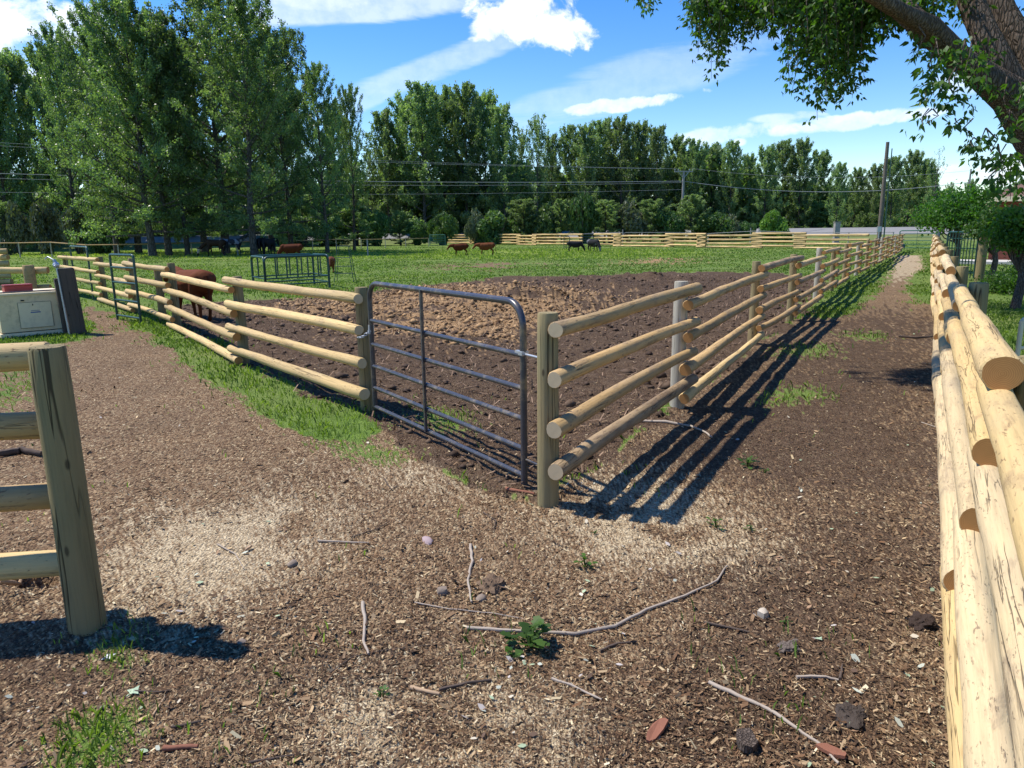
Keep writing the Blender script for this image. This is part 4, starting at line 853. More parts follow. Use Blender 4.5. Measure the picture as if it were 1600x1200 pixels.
for i,(px,pyt,w,k) in enumerate(US):
    lab={'d':'dark green','s':'greyish twiggy','g':'mid green leafy'}[k]+' bush under the back trees '+where(px)
    if lab in seen: lab+=', further right'
    seen[lab]=px
    if i%2==0 and k!='s':
        d_=118 if px>1250 else (72 if px<170 else 98); q=AT(px,d_); H=ZAT(px,pyt-16+rnd.uniform(-12,10),d_); tr_,cr2=FARP[i%3]; r_=empty('bush',q,i*1.1,lab,'bush','bushes along the foot of the tree line'); s_2=w*rnd.uniform(.9,1.5)/1155*d_/10.5; r_.scale=(s_2,s_2,H/21)
        obj('stem',tr_,r_,local=True); obj('foliage',cr2,r_,local=True); continue
    bush(k,px,pyt-14+rnd.uniform(-9,12),370,w*rnd.uniform(.9,2.0),118 if px>1250 else (72 if px<170 else 98),lab,i,'bushes along the foot of the tree line')
# woodland seen through the gaps, one dark mass
def wood():
    rs=np.random.RandomState(9); n=110000; px=rs.uniform(-500,2100,n); d=rs.uniform(118,135,n); top=12+3.0*(vn(px/45,px*0,5)-.5)*2
    top=np.where(px>1130,top*.72,top); top=np.where(px>1460,top*.75,top); top=np.where((px>570)&(px<600),top*.8,top)
    z=top*rs.rand(n)**1.3+.1; x=(px-800)/1155*d
    V=leaves_at(rs,np.stack([x,d,z],1),1.1,.1,.75); t=np.clip(rs.normal(.25,.2,n),0,1); o=obj('woodland',np_mesh('woodland',V,4,LEAFF,np.repeat(t,4)[:,None]*np.ones((1,3)))); tag(o,'dark mass of woodland foliage filling the gaps behind the tree line','woodland',kind='stuff')
wood()
# ------------------------------------------------------------------ big leaning tree at the right
def box_elder():
    rr=random.Random(5); rs=np.random.RandomState(5)
    base=Vector((6.4,6.9,0)); root=empty('box_elder_tree',base,0,'large tree leaning in from the right edge with thick furrowed trunk and drooping leaves','tree')
    m=MB(); n=18
    def lim(P,r,k=n): m.tube([p-base for p in P],r,k,wob=.05,seed=3)
    p=lambda px,py,d: PD(px,py,d)
    main=[Vector((6.4,6.9,-.3)),Vector((6.1,6.85,.6)),Vector((5.5,6.75,1.4)),p(1690,330,6.6),p(1632,215,6.5),p(1580,150,6.4),p(1512,100,6.2),p(1452,58,6.1),p(1400,15,6.0),p(1330,-30,5.8),p(1190,-90,5.5)]
    lim(main,[.46,.37,.30,.25,.215,.15,.095,.075,.055,.04,.02])
    lim([p(1618,200,6.5),p(1572,125,6.5),p(1536,50,6.6),p(1508,-20,6.8),p(1460,-140,7.0),p(1420,-300,7.2)],[.17,.13,.105,.10,.08,.05])
    lim([Vector((5.9,6.85,.9)),p(1690,250,6.9),p(1618,110,7.1),p(1568,20,7.3),p(1530,-80,7.5),p(1500,-320,7.8)],[.26,.17,.12,.11,.09,.05])
    lim([p(1500,95,6.25),p(1450,40,5.9),p(1410,20,5.6),p(1340,-20,5.2),p(1240,-70,4.9)],[.1,.08,.06,.045,.02],10)
    lim([p(1452,58,6.1),p(1400,0,6.6),p(1300,-40,7.1),p(1180,-90,7.6),p(1090,-90,8.0)],[.1,.08,.06,.04,.02],10)
    lim([p(1640,250,6.7),p(1700,150,6.2),p(1800,20,5.6),p(1900,-200,5.2)],[.2,.16,.12,.06],10)
    me=m.mesh('trunk',BARK); obj('trunk',me,root,base)
    # sprays: (px, py start, py end, half width, distance, density)
    SP=[(1095,-60,60,26,7.2,1.0),(1120,-60,128,30,7.2,1.1),(1160,-60,95,34,7.0,1.0),(1195,-60,60,34,6.8,1.0),(1140,-60,60,40,7.6,1.0),(1090,-40,90,16,7.3,.8),
        (1235,-60,70,32,6.6,1.1),(1262,-60,150,26,6.4,1.1),(1285,-60,205,26,6.3,1.3),(1300,-60,185,30,6.1,1.3),(1322,-60,150,26,6.0,1.2),(1345,-60,172,17,6.0,1.0),(1328,-40,178,14,6.2,.8),(1245,60,160,12,6.4,.5),
        (1360,-60,70,34,6.0,1.2),(1390,-60,60,34,5.9,1.2),(1420,-60,55,36,5.8,1.2),(1450,-60,60,30,6.6,1.1),(1480,-60,70,30,6.8,1.1),(1270,-60,60,50,7.0,1.2),(1210,-60,45,40,6.4,1.1),(1330,-60,80,40,6.8,1.2),
        (1440,40,100,22,5.7,.6),(1455,60,130,22,5.7,.8),(1470,70,160,24,5.6,.8),(1500,60,150,26,5.6,.8),(1455,130,160,18,5.5,.35),(1448,170,205,8,5.5,.3),(1520,100,170,30,5.7,.8),(1545,60,130,30,6.9,.8),(1580,120,200,26,5.8,.7),(1565,10,90,30,7.2,.9),(1520,-40,60,30,7.2,1.0),(1595,170,250,18,5.6,.7),
        (1520,185,212,22,5.5,.5),(1545,200,240,22,5.5,.6),(1560,225,280,26,5.5,.8),(1590,240,320,26,5.6,1.0),(1555,262,290,20,5.6,.5),(1012,-30,28,16,7.4,.7),(1002,-40,15,10,7.4,.6),(1480,150,165,30,5.5,.3),(1530,215,232,10,5.5,.3)]
    C=[];D=[];T_=[]; tw=MB()
    for (px,y0,y1,hw,d,dens) in SP:
        if px<1432: d*=1.22
        else: dens*=.30; hw*=1.1
        nt=max(3,int(hw/1.5*dens)); 
        for i in range(nt):
            x0=px+rr.uniform(-hw,hw); dd=d+rr.uniform(-.55,.55); edge=1-abs(x0-px)/hw; yb=y0+(y1-y0)*(.35+.65*edge**.7)*rr.uniform(.75,1.04)
            a_=p(x0+rr.uniform(-6,6),y0,dd); b_=p(x0+rr.uniform(-12,12),yb,dd+rr.uniform(-.1,.1)); L=(a_-b_).length
            if L<.05: continue
            mid=(a_+b_)/2+Vector((rr.uniform(-.05,.05),rr.uniform(-.05,.05),0)); tw.tube([a_-base,mid-base,b_-base],[.006,.004,.002],4,cap=False)
            ns=max(5,int(L/.024))
            for j in range(ns):
                t_=(j+rr.random())/ns; o_=(a_*(1-t_)+b_*t_)+(mid-(a_+b_)/2)*4*t_*(1-t_)
                side=Vector((rr.gauss(0,1),rr.gauss(0,1),rr.gauss(-.25,.5))).normalized(); pl=rr.uniform(.02,.10); cpos=o_+side*pl
                tone=rr.uniform(.1,.9)
                for q in range(rr.choice((2,3,3,4))):
                    dv=(side*.6+Vector((rr.gauss(0,.7),rr.gauss(0,.7),-.75))).normalized(); C.append(cpos+dv*.02); D.append(dv); T_.append(tone+rr.uniform(-.1,.1))
    # crown above and to the right, beyond the frame, that shades the lawn
    nA=34000; nc=120; cy=rs.uniform(5,17,nc); cc=np.stack([rs.uniform(2.5,10,nc)+.12*cy,cy,cy*.40+2.6+rs.rand(nc)*2.6],1)
    pick=rs.randint(0,len(cc),nA); A=cc[pick]+rs.normal(0,.55,(nA,3))*np.array([[1,1,.6]]); el_=(A[:,2]-1.7)/np.maximum(A[:,1],.2); A=A[(el_>.355)&(A[:,2]>3.2)]
    V2=leaves_at(rs,A,.20,-.3,.6)
    C=np.array([list(c) for c in C]); D=np.array([list(c) for c in D]); T_=np.array(T_); n=len(C)
    S=np.cross(D,rv(rs,n)); S/=np.linalg.norm(S,axis=1)[:,None]+1e-9; N=np.cross(D,S); L=rs.uniform(.034,.066,n)[:,None]; w=L*rs.uniform(.40,.62,(n,1))
    # six-point leaflet, lobed and folded
    V=np.stack([C,C+D*L*.33+S*w*.5+N*L*.07,C+D*L*.62+S*w*.34-N*L*.02,C+D*L*1.1-N*L*.12,C+D*L*.62-S*w*.34-N*L*.02,C+D*L*.33-S*w*.5+N*L*.07],1).reshape(-1,3)
    t1=np.repeat(np.clip(T_,0,1.1),6)[:,None]*np.ones((1,3)); bb=np.array([list(base)])
    fo=obj('leaf_sprays',np_mesh('leaf_sprays',V-bb,6,LEAFM,t1),root,base); obj('twigs',tw.mesh('twigs',BARK),root,base)['kind']='stuff'
    t2=np.repeat(rs.uniform(.1,.8,len(A)),4)[:,None]*np.ones((1,3)); obj('crown',np_mesh('crown',V2-bb,4,LEAFM,t2),root,base)
    print('sprays',n)
box_elder()
# small trees and shrubs in front of the house
def small_tree(px,d,pyt,wpx,label,seed,n=9000,ls=.10,cz=.55,zl=.38):
    q=AT(px,d); H=ZAT(px,pyt,d); s=wpx/1155*d/2; root=empty('small_tree',q,0,label,'tree'); rs=np.random.RandomState(seed); rr=random.Random(seed); m=MB()
    m.tube([(0,0,-.2),(.1,0,H*.3),(0,.1,H*.75)],[.11,.08,.04],8); cl=[]
    for i in range(26):
        a_=i*2.4; r_=rr.uniform(.15,1)*s; z_=H*rr.uniform(zl,.95); r_*=math.sqrt(max(.05,1-((z_/H-cz)/.5)**2)); c=(math.cos(a_)*r_,math.sin(a_)*r_,z_); cl.append(c); m.tube([(0,0,H*.25+z_*.2),(c[0]*.5,c[1]*.5,z_*.7),c],[.035,.02,.006],5,cap=False)
    cl=np.array(cl); pick=rs.randint(0,len(cl),n); C=cl[pick]+rs.normal(0,.16*s+.12,(n,3))*np.array([[1,1,.55]]); tn=rs.uniform(.1,.8,len(cl))[pick]+rs.normal(0,.1,n)
    V=leaves_at(rs,C,ls,-.3,.5); obj('trunk',m.mesh('trunk',BARK),root,local=True); obj('crown',np_mesh('crown',V,4,LEAFM,np.repeat(np.clip(tn,0,1.1),4)[:,None]*np.ones((1,3))),root,local=True)
small_tree(1500,27,298,100,'small leafy tree over the pen panel, left of the red house',61,8000,.13,.6,.60)
small_tree(1560,22,328,52,'dark bushy tree before the red house, its crown hiding the eave',62,6500,.11,.6,.64)
small_tree(1604,15,326,70,'dense shaded tree at the right edge before the house',64,8000,.09,.6,.66)
def leafy(px,py,w,h,label,seed,n=2500,ls=.06):
    q=GG(px,py); root=empty('shrub',q,seed,label,'shrub'); rs=np.random.RandomState(seed); m=MB()
    for i in range(10): a_=i*.63; m.tube([(0,0,-.03),(math.cos(a_)*w*.3,math.sin(a_)*w*.3,h*.6),(math.cos(a_)*w*.45,math.sin(a_)*w*.45,h*.95)],[.008,.005,.002],4,cap=False)
    v=rv(rs,n); v[:,2]=np.abs(v[:,2]); C=v*rs.uniform(.4,1.05,(n,1))*np.array([[w/2,w/2,h]])*(1+.25*np.sin(v[:,:1]*7+v[:,1:2]*5)); V=leaves_at(rs,C,ls,.1,.6)
    obj('stem',m.mesh('stem',BARK),root,local=True); obj('foliage',np_mesh('foliage',V,4,LEAFM,np.repeat(rs.uniform(.1,.9,n),4)[:,None]*np.ones((1,3))),root,local=True)
leafy(1578,458,1.5,.55,'low leafy shrub on the lawn right of the big log fence',81,3800,.07); leafy(1597,440,1.4,.6,'leafy ground plant under the house tree at the right edge',82,3200,.07)
leafy(1556,452,.9,.4,'small leafy clump beside the second fence post on the right',83,1800,.06)
# ------------------------------------------------------------------ animals
def capsule(m,a,b,ra,rb,n=12,sq=1.0):
    a=Vector(a); b=Vector(b); k=7; pts=[];rad=[]; d=(b-a); L=d.length; d=d.normalized() if L>1e-6 else UPV
    for i in range(5): t=i/4*math.pi/2; pts.append(a-d*ra*math.cos(t)); rad.append(max(.002,ra*math.sin(t)))
    for i in range(1,k): pts.append(a.lerp(b,i/k)); rad.append(ra+(rb-ra)*i/k)
    for i in range(5): t=math.pi/2-i/4*math.pi/2; pts.append(b+d*rb*math.cos(t)); rad.append(max(.002,rb*math.sin(t)))
    m.tube(pts,rad,n,cap=True)
DG=None
def fuse(name,mb,vox,mat,smooth=6):
    me=mb.mesh(name,mat,False); o=bpy.data.objects.new('tmp',me); COL.objects.link(o)
    r=o.modifiers.new('r','REMESH'); r.mode='VOXEL'; r.voxel_size=vox; s=o.modifiers.new('s','SMOOTH'); s.iterations=smooth; s.factor=.5
    dg=bpy.context.evaluated_depsgraph_get(); dg.update(); ev=o.evaluated_get(dg); out=bpy.data.meshes.new_from_object(ev); bpy.data.objects.remove(o); out.materials.clear(); out.materials.append(mat)
    out.polygons.foreach_set('use_smooth',[True]*len(out.polygons)); out.update(); return out
def m_coat(name,a,b,patch=None,scale=2.0,th=.55,leg=None):
    n=NT(name); c=n.coord(); col=n.mix(n.noise(c,9,4),a,b)
    if patch: col=n.mix(n.ramp(n.noise(c,scale,2,.4),[(th,0),(th+.04,1)]),col,patch)
    if leg: sp=n.nd('ShaderNodeSeparateXYZ',{0:c}); col=n.mix(n.ramp(n.math('ADD',sp.outputs[2],n.math('MULTIPLY',n.noise(c,12,3),.1)),[(.28,1),(.40,0)]),col,leg)
    n.color(col); n.rough(.75,.08); n.bump(n.noise(c,60,3),.002); return n.m
def animal(kind,loc,rz,scale,label,coat,head='graze',hair=None,vox=.022,legphase=0,cat=None,group=None):
    cow=kind=='cow'; m=MB(); C=lambda a,b,ra,rb: capsule(m,a,b,ra,rb)
    if cow:
        C((-.50,0,.76),(-.1,0,.71),.225,.265); C((-.1,0,.71),(.34,0,.72),.265,.235); C((-.52,.10,.80),(-.52,-.10,.80),.15,.15); C((.34,0,.74),(.58,0,.79),.20,.155); C((.45,0,.58),(.40,0,.5),.11,.1); C((-.5,0,.88),(.4,0,.90),.06,.05)
        C((-.1,0,.55),(.2,0,.54),.18,.17)
    else:
        C((-.50,0,.80),(-.1,0,.76),.19,.19); C((-.1,0,.76),(.30,0,.78),.19,.185); C((-.52,.07,.84),(-.52,-.07,.84),.13,.13); C((.28,0,.86),(.42,0,.82),.13,.14); C((.38,0,.66),(.30,0,.6),.12,.1)
    if head=='graze':
        pole_=Vector((.84,0,.40)) if cow else Vector((1.0,0,.40)); nose=Vector((.95,0,.10)) if cow else Vector((1.12,0,.05))
    elif head=='level':
        pole_=Vector((.92,0,.93)) if cow else Vector((.88,0,1.18)); nose=Vector((1.22,0,.74)) if cow else Vector((1.22,0,.98))
    else:
        pole_=Vector((.82,.0,.80)) if cow else Vector((.92,0,.9)); nose=Vector((1.06,0,.53)) if cow else Vector((1.16,0,.6))
    nb_=Vector((.52,0,.80)) if cow else Vector((.42,0,.86)); C(nb_,nb_.lerp(pole_,.55),.175 if cow else .14,.15 if cow else .105); C(nb_.lerp(pole_,.5),pole_,.15 if cow else .11,.11 if cow else .085); hd_=(nose-pole_).normalized(); 
    C(pole_,pole_.lerp(nose,.5),.105 if cow else .088,.085); C(pole_.lerp(nose,.45),nose,.08 if cow else .07,.052 if not cow else .066)
    if cow: C(pole_.lerp(nose,.1)+Vector((0,.05,0)),pole_.lerp(nose,.1)+Vector((0,-.05,0)),.06,.06)
    for s in (-1,1):
        f=.07*math.sin(legphase+s); y=.12
        C((.34,s*y*.9,.64),(.31,s*y,.46),.10,.07); C((.31,s*y,.46),(.33+f*.6,s*y,.27),.06,.042); C((.33+f*.6,s*y,.27),(.32+f,s*y,.09),.038,.03); C((.32+f,s*y,.08),(.34+f,s*y,.035),.033,.045)
        g_=-.09*math.sin(legphase+s*.9)
        C((-.47,s*y*.9,.72),(-.36,s*y*1.05,.52),.14,.095); C((-.36,s*y*1.05,.52),(-.52+g_*.6,s*y,.34),.085,.045); C((-.52+g_*.6,s*y,.34),(-.48+g_,s*y,.10),.04,.031); C((-.48+g_,s*y,.09),(-.46+g_,s*y,.035),.034,.046)
    me=fuse('body',m,vox,coat); me.transform(Matrix.Scale(scale,4)); root=empty(kind,loc,rz,label,cat or kind,group); obj('body',me,root,local=True)
    def part(nm,mm,mat): me_=mm.mesh(nm,mat); me_.transform(Matrix.Scale(scale,4)); obj(nm,me_,root,local=True)
    hm=hair or coat; side=Vector((0,1,0)); upv=hd_.cross(side)
    if upv.z<0: upv=-upv
    for s in (-1,1):
        e=MB(); b0=pole_+side*s*.07+upv*.04
        if cow: e.tube([b0,b0+side*s*.08-UPV*.01,b0+side*s*.14-UPV*.03],[.02,.034,.008],6)
        else: e.tube([b0,b0+upv*.07-hd_*.02,b0+upv*.12-hd_*.03],[.02,.024,.004],6)
        part('ear',e,coat)
        e=MB(); e.ball(pole_.lerp(nose,.33)+side*s*.073+upv*.03,.014,0,6); part('eye',e,BLACKM)
    t=MB()
    if cow: t.tube([(-.71,0,.86),(-.76,0,.7),(-.75,.02,.45),(-.74,.02,.36),(-.74,.02,.24)],[.028,.02,.014,.032,.006],7)
    else: t.tube([(-.68,0,.88),(-.76,0,.76),(-.77,0,.5),(-.75,0,.25)],[.035,.055,.05,.01],7)
    part('tail',t,hm)
    if not cow:
        t=MB(); 
        P=[nb_.lerp(pole_,k/5)+UPV*.1*(1-.3*k/5)+Vector((-.02,.03,0)) for k in range(6)]; t.tube(P,[.02,.045,.05,.05,.045,.02],6); part('mane',t,hm)
    return root
BROWN=m_coat('red_brown_coat',(.10,.030,.012),(.17,.052,.02)); RUST=m_coat('rusty_coat',(.09,.027,.010),(.19,.065,.025)); DKB=m_coat('dark_brown_coat',(.06,.015,.006),(.10,.028,.011)); BLK=m_coat('black_coat',(.010,.010,.012),(.03,.03,.035))
PINTO=m_coat('brown_pinto_coat',(.03,.018,.012),(.06,.035,.02),(.42,.34,.24),1.5,.58); DAP=m_coat('dappled_coat',(.02,.022,.028),(.05,.055,.065),(.22,.24,.28),2.2,.52); GB=m_coat('grey_backed_coat',(.012,.012,.014),(.03,.03,.033),(.13,.135,.15),1.7,.56)
# big brown one behind the left fence, seen from behind and a little from its left
p=Vector((-6.50,14.85,0)); animal('cow',(p.x,p.y,-.01),R(136),1.06,'chestnut brown cow seen from behind, standing just inside the left log fence',BROWN,'level',DKB,.016)
def A(kind,px,d,face,sc,lab,coat,head='graze',**k):
    q=AT(px,d); animal(kind,q,face,sc,lab,coat,head,**k)
A('cow',721,54,R(184),.88,'dark brown cow, left of the two brown ones below the distant log fence',DKB,'low',legphase=.8)
A('cow',762,54,R(182),.92,'rusty red cow with a lighter back, right behind the dark brown one',RUST,'low',legphase=2)
A('cow',901,60,R(-5),.86,'small black cow grazing in front of the gap in the log fence',BLK,'graze',legphase=1)
A('cow',930,59,R(-60),1.0,'black cow with a grey back, facing the viewer beside the small black cow',GB,'graze')
A('horse',337,60,R(178),1.35,'dark horse with pale patches grazing at the left of the group under the poplars',PINTO,'graze',hair=BLK)
A('horse',365,60.5,R(8),1.4,'dappled grey and dark horse standing beside the poplar trunk',DAP,'level',hair=BLK)
A('horse',410,61,R(100),1.42,'black horse seen from behind, the left one of the close pair',BLK,'low',hair=BLK)
A('horse',423,60,R(82),1.38,'black horse seen from behind, the right one of the close pair',BLK,'low',hair=BLK)
A('cow',457,50,R(186),1.05,'reddish brown cow grazing behind the green hay feeder',DKB,'graze')
A('cow',517,32,R(-80),.72,'small rust coloured calf half hidden by the right end of the hay feeder',RUST,'low')
# ------------------------------------------------------------------ sticks, stones, leaves, weeds
STK=m_plain('grey_stick',(.36,.30,.24),.8,.2,0,.25,20,.001); STD=m_plain('dark_stick',(.10,.075,.06),.85,.1,0,.3,20,.001); STB=m_plain('tan_stick',(.42,.29,.18),.8,.2,0,.2,20); BRKR=m_plain('red_bark',(.25,.11,.07),.85,.1,0,.3,12,.002)
STONE=m_plain('pink_stone',(.36,.27,.27),.8,.2,0,.15,10,.001); STONG=m_plain('grey_stone_small',(.23,.18,.14),.85,.2,0,.25,10,.002); STONW=m_plain('pale_stone',(.46,.40,.32),.8,.2,0,.1,8); LFG=m_plain('fallen_leaf',(.38,.48,.32),.6,.3); LFW=m_plain('pale_fallen_leaf',(.68,.68,.66),.6,.3); BARKP=m_bark('bark_piece',(.22,.17,.14),(.09,.07,.055),6)
def stick(pxs,r,mat,label,lift=.0,name='stick'):
    P=[]
    for (x,y) in pxs: q=GG(x,y); q.z+=r*.8+.004+lift; P.append(q)
    Q=[]
    for i in range(len(P)-1):
        for k in range(4): 
            t=k/4; q=P[i].lerp(P[i+1],t); q.z=max(q.z,gz1(q)+r*.7+.003); q+=Vector((rnd.uniform(-1,1),rnd.uniform(-1,1),0))*r*.35; Q.append(q)
    Q.append(P[-1]); o0=Q[0].copy(); m=MB(); k=len(Q); m.tube([q-o0 for q in Q],[r*(1.1-.55*i/k)*(1+rnd.uniform(-.1,.1)) for i in range(k)],8,wob=.06,seed=k); tag(obj(name,m.mesh(name,mat),None,o0),label,'stick' if name=='stick' else 'branch')
stick([(730,985),(800,990),(900,992),(960,982),(1010,955),(1070,935),(1120,912),(1136,885)],.0085,STK,'long curved grey branch lying left to right across the foreground, past the green weed',0,'branch')
stick([(1107,1068),(1150,1088),(1200,1110),(1245,1140),(1285,1172),(1310,1198)],.0075,STK,'long pale stick slanting down to the bottom edge, right of centre',0,'branch')
stick([(735,853),(738,880),(731,910),(737,945)],.008,STK,'upright-looking pale stick left of the dung pat')
stick([(567,946),(571,975),(568,1005),(576,1026)],.008,STK,'pale stick pointing at the viewer, left of the bottom centre')
stick([(490,690),(540,700)],.003,STB,'thin straw-coloured stem in the grass tuft left of the gate')
stick([(1000,657),(1040,663),(1080,668),(1100,678),(1112,686)],.012,STK,'bent grey branch lying under the first bay of the lane fence',0,'branch')
stick([(1405,527),(1430,529),(1467,526)],.016,STD,'dark stick lying across the lane beside the big right fence')
stick([(498,847),(540,850),(577,853)],.006,STK,'thin pale stick left of the pink stone'); stick([(550,842),(590,830),(609,818)],.004,STD,'fine dark twig arching above the thin pale stick')
stick([(642,1080),(687,1090)],.009,STB,'flat tan splinter at the bottom centre'); stick([(686,1084),(730,1074),(768,1067)],.007,STD,'dark twig touching the tan splinter')
stick([(862,1065),(900,1078),(940,1098)],.006,STK,'slim stick lying below the green weed'); stick([(937,1018),(965,1006),(995,1004)],.006,STD,'short dark twig right of the green weed')
stick([(340,853),(368,868),(381,890)],.004,STK,'thin curved twig on the pale chips right of the near post'); stick([(755,803),(775,815),(770,833)],.004,STD,'small hooked twig above the upright-looking stick')
stick([(1100,977),(1135,983),(1170,991)],.007,STD,'dark twig left of the pale angular stone'); stick([(1243,1062),(1290,1060),(1310,1064)],.007,STK,'forked grey stick right of the grey clod'); stick([(1313,1062),(1316,1040)],.006,STD,'short dark twig standing across the forked stick')
stick([(205,1083),(250,1085),(268,1082)],.004,STD,'fine twig by the green fallen leaf'); stick([(240,1120),(258,1092)],.004,STB,'tan twig above the grass patch at the lower left'); stick([(268,1140),(315,1130)],.006,STD,'dark stick right of the lower left grass patch'); stick([(257,1174),(310,1172)],.010,BRKR,'reddish bark strip at the bottom left'); stick([(390,1190),(460,1180)],.005,STD,'thin dark stick at the bottom edge, left of centre')
stick([(0,925),(30,900),(50,878)],.012,STB,'tan stick slanting by the burrow at the left edge'); stick([(0,715),(35,708),(66,712)],.03,STD,'dark short log lying under the near left fence'); stick([(790,770),(835,778)],.012,BRKR,'reddish wood sliver at the foot of the right gate post')
stick([(648,945),(700,955),(770,960),(820,968)],.0035,STK,'fine twig below the two stones'); stick([(515,1055),(550,1030),(600,1018),(690,1010)],.003,STD,'long fine dark twig running right from the pale stick'); stick([(1440,660),(1490,675)],.004,STK,'thin twig on the lane beside the right fence'); stick([(600,750),(612,768),(622,760)],.005,STD,'short dark twig in front of the gate')
def stone(px,py,r,mat,label,sq=(1,1,.6),jit=.15,name='stone',cat='stone',n=9):
    q=GG(px,py); m=MB(); m.ball((0,0,0),r,0,n,jit,int(px),sq); me=m.mesh(name,mat); o=obj(name,me,None,(q.x,q.y,q.z+r*sq[2]*.35)); o.rotation_euler=(0,0,px); tag(o,label,cat)
stone(668,848,.040,STONE,'flat pinkish stone on the bare ground in front of the gate',(1.3,.7,.4)); stone(457,884,.030,STONG,'small dark pebble left of centre',(1.3,.8,.6)); stone(692,929,.030,STONG,'dark angular stone left of the dung pat',(1,1,.8),.25,n=6); stone(752,937,.030,STONG,'rounded brown stone right below the upright-looking stick',(1.2,.8,.5))
stone(1192,962,.036,STONW,'pale angular stone on the right of the foreground',(1,.8,.8),.2,n=5); stone(378,1006,.02,STONG,'tiny stone beside the shaded ground at lower left')
stone(771,918,.085,m_plain('dung',(.17,.115,.075),.95,.1,0,.4,14,.01),'crusty brown dung pat near the middle of the foreground',(1,.8,.38),.22,'dung_pat','dung',14)
stone(1232,1015,.055,m_plain('grey_clod',(.15,.12,.10),.95,.1,0,.3,14,.01),'grey crumbly clod right of centre in the foreground',(1,.7,.4),.25,'clod','clod',12); stone(1330,1120,.062,m_plain('dark_clod',(.07,.055,.045),.95,.1,0,.3,14,.01),'dark crumbly clod at the lower right',(1,.8,.35),.3,'clod','clod',12); stone(1440,975,.07,m_plain('dark_clod2',(.05,.035,.028),.95,.1,0,.3,14,.01),'dark wet clod against the big right fence',(1,.8,.4),.3,'clod','clod',12)
def crumble(nm):
    for o in bpy.data.objects:
        if o.name.split('.')[0]==nm:
            me=o.data; bm=bmesh.new(); bm.from_mesh(me); bmesh.ops.subdivide_edges(bm,edges=bm.edges[:],cuts=2,use_grid_fill=True); r=max(v.co.length for v in bm.verts)
            for v in bm.verts:
                k=float(vn(v.co.x/r*3.1+9,v.co.y/r*3.1+v.co.z/r*2.3,5))-.5; k2=float(vn(v.co.x/r*8+9,v.co.y/r*8+v.co.z/r*7,8))-.5; v.co*=1+.5*k+.35*k2
            bm.to_mesh(me); bm.free(); me.polygons.foreach_set('use_smooth',[False]*len(me.polygons))
crumble('dung_pat'); crumble('clod')
def slab(px,py,L,w,rot,mat,label,name='bark_piece',th=.012,leaf=False):
    q=GG(px,py); m=MB(); k=9; rr=random.Random(px); vs=[]
    for i in range(k):
        t=2*math.pi*i/k; rr_=rr.uniform(.7,1.1) if not leaf else (1 if i%2 else .45); vs.append((math.cos(t)*L/2*rr_,math.sin(t)*w/2*rr_,rr.uniform(0,.008)))
    top=[(x,y,z+th) for x,y,z in vs]; m.add(vs+top,[tuple(reversed(range(k))),tuple(range(k,2*k))]+[(i,(i+1)%k,k+(i+1)%k,k+i) for i in range(k)]); o=obj(name,m.mesh(name,mat,False),None,(q.x,q.y,q.z+.006)); o.rotation_euler=(rr.uniform(-.1,.1),rr.uniform(-.1,.1),rot); tag(o,label,'leaf' if leaf else 'bark')
slab(1025,1150,.17,.045,.9,BRKR,'curling reddish bark piece at the bottom, right of centre'); slab(1163,1165,.10,.075,1.5,BARKP,'weathered grey chunk of bark at the bottom right',th=.03); slab(1300,1180,.10,.05,-.6,BRKR,'light brown torn bark at the end of the pale slanting stick'); slab(388,860,.06,.022,1.2,STB,'tan bark flake near the thin curved twig')
slab(172,1030,.065,.05,.3,LFW,'whitish fallen leaf near the foot of the thick near post','leaf',.002,True); slab(210,1084,.07,.055,.8,LFG,'pale green fallen leaf above the lower left grass patch','leaf',.002,True); slab(1280,1000,.05,.03,.2,LFG,'pale green fallen leaf right of the grey clod','leaf',.002,True); slab(1418,1060,.03,.02,.2,LFG,'small green leaf near the right fence','leaf',.002,True)
# small scraps of leaf and bark, uncountable
def litter():
    n=1100; x,y,r=sector(n,1.7,14); g,p,d,s,f,pen=covers(x,y); k=(g<.5)&~pen&(fbm(x*1.3,y*1.3,55,3)+.06*(x/np.maximum(y,1)>.1)>.47); x,y=x[k],y[k]; n=len(x)
    C=np.stack([x,y,gz(x,y)+.012],1); a=rs_.uniform(0,6.28,n); L=rs_.uniform(.006,.019,n)[:,None]; t=rs_.normal(0,.35,n); d1=np.stack([np.cos(a),np.sin(a),t],1)*L; d2=np.stack([-np.sin(a),np.cos(a),rs_.normal(0,.35,n)],1)*L*.55
    V=np.stack([C-d1,C-d1*.2+d2,C+d1*.5+d2*.7,C+d1*1.1,C+d1*.2-d2,C-d1*.6-d2*.8],1).reshape(-1,3); pal=np.array([[.50,.52,.42],[.62,.55,.42],[.32,.20,.12],[.36,.44,.28],[.45,.40,.36],[.12,.075,.05]]); cc=pal[rs_.randint(0,6,n)]*rs_.uniform(.7,1.1,(n,1))
    tag(obj('leaf_litter',np_mesh('litter',V,6,CHIP,np.repeat(cc,6,0))),'scraps of leaf, bark and husk strewn over the mulch','leaf litter',kind='stuff')
litter()
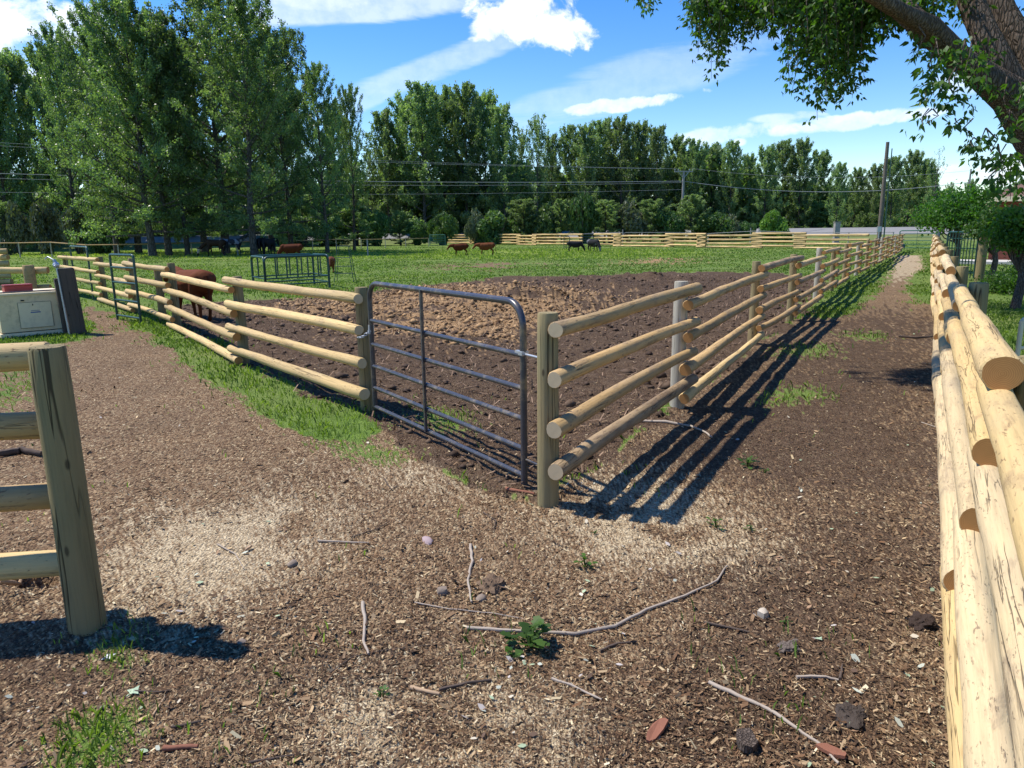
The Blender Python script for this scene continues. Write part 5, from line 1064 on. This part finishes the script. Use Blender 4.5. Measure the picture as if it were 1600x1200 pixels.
def weed(px,py,s,label,seed,n=26):
    q=GG(px,py); rr=random.Random(seed); root=empty('weed',q,0,label,'weed'); st=MB(); V=[];T_=[]
    for i in range(n):
        a_=rr.uniform(0,6.28); r_=rr.uniform(.1,1)*s*.5; z_=rr.uniform(.15,.7)*s*(1.1-r_/s); tip=Vector((math.cos(a_)*r_,math.sin(a_)*r_,z_)); st.tube([(0,0,-.01),tip*.6+UPV*.01,tip],.0016,4,cap=False)
        D=Vector((math.cos(a_),math.sin(a_),rr.uniform(-.2,.7))).normalized(); S=D.cross(UPV).normalized(); L=s*rr.uniform(.22,.4); w=L*.75; N=S.cross(D)
        for (f,g_) in ((0,0),(.25,.55),(.45,.35),(.7,.5),(1.0,0),(.7,-.5),(.45,-.35),(.25,-.55)): V.append(tip+D*L*f+S*w*g_+N*abs(g_)*L*.25)
        T_+= [rr.uniform(.2,1.0)]*8
    obj('stem',st.mesh('stem',GRASSM),root,local=True); obj('leaves',np_mesh('leaves',np.array([list(v) for v in V]),8,LEAFM,np.array(T_)[:,None]*np.ones((1,3))),root,local=True)
weed(828,1012,.15,'lush green leafy weed beside the long curved branch',1,34); weed(801,1030,.06,'little weed just left of the lush green weed',2,10); weed(914,886,.085,'small bright green weed in the middle of the pale chips',3,14); weed(1168,730,.12,'green weed on the dark ground right of the lane fence',4,16); weed(596,1092,.05,'tiny weed left of the tan splinter',5,9); weed(1118,826,.09,'green shoots on the pale chips right of the gate post',6,12); weed(1173,830,.06,'tiny green shoots near the right end of the pale chips',7,8); weed(1195,742,.06,'tiny weed close to the green weed right of the lane fence',8,8); weed(930,835,.035,'minute sprout in front of the right gate post',9,7); weed(1226,975,.05,'thin yellowish sprout right of the pale angular stone',10,6)
scene.render.engine='CYCLES'; scene.cycles.max_bounces=4; scene.cycles.diffuse_bounces=2; scene.cycles.transmission_bounces=3; scene.cycles.transparent_max_bounces=4

for o in bpy.data.objects:
    if o.get('label') and o.parent is None and not 4<=len(o['label'].split())<=16: print('LABEL',len(o['label'].split()),o['label'])
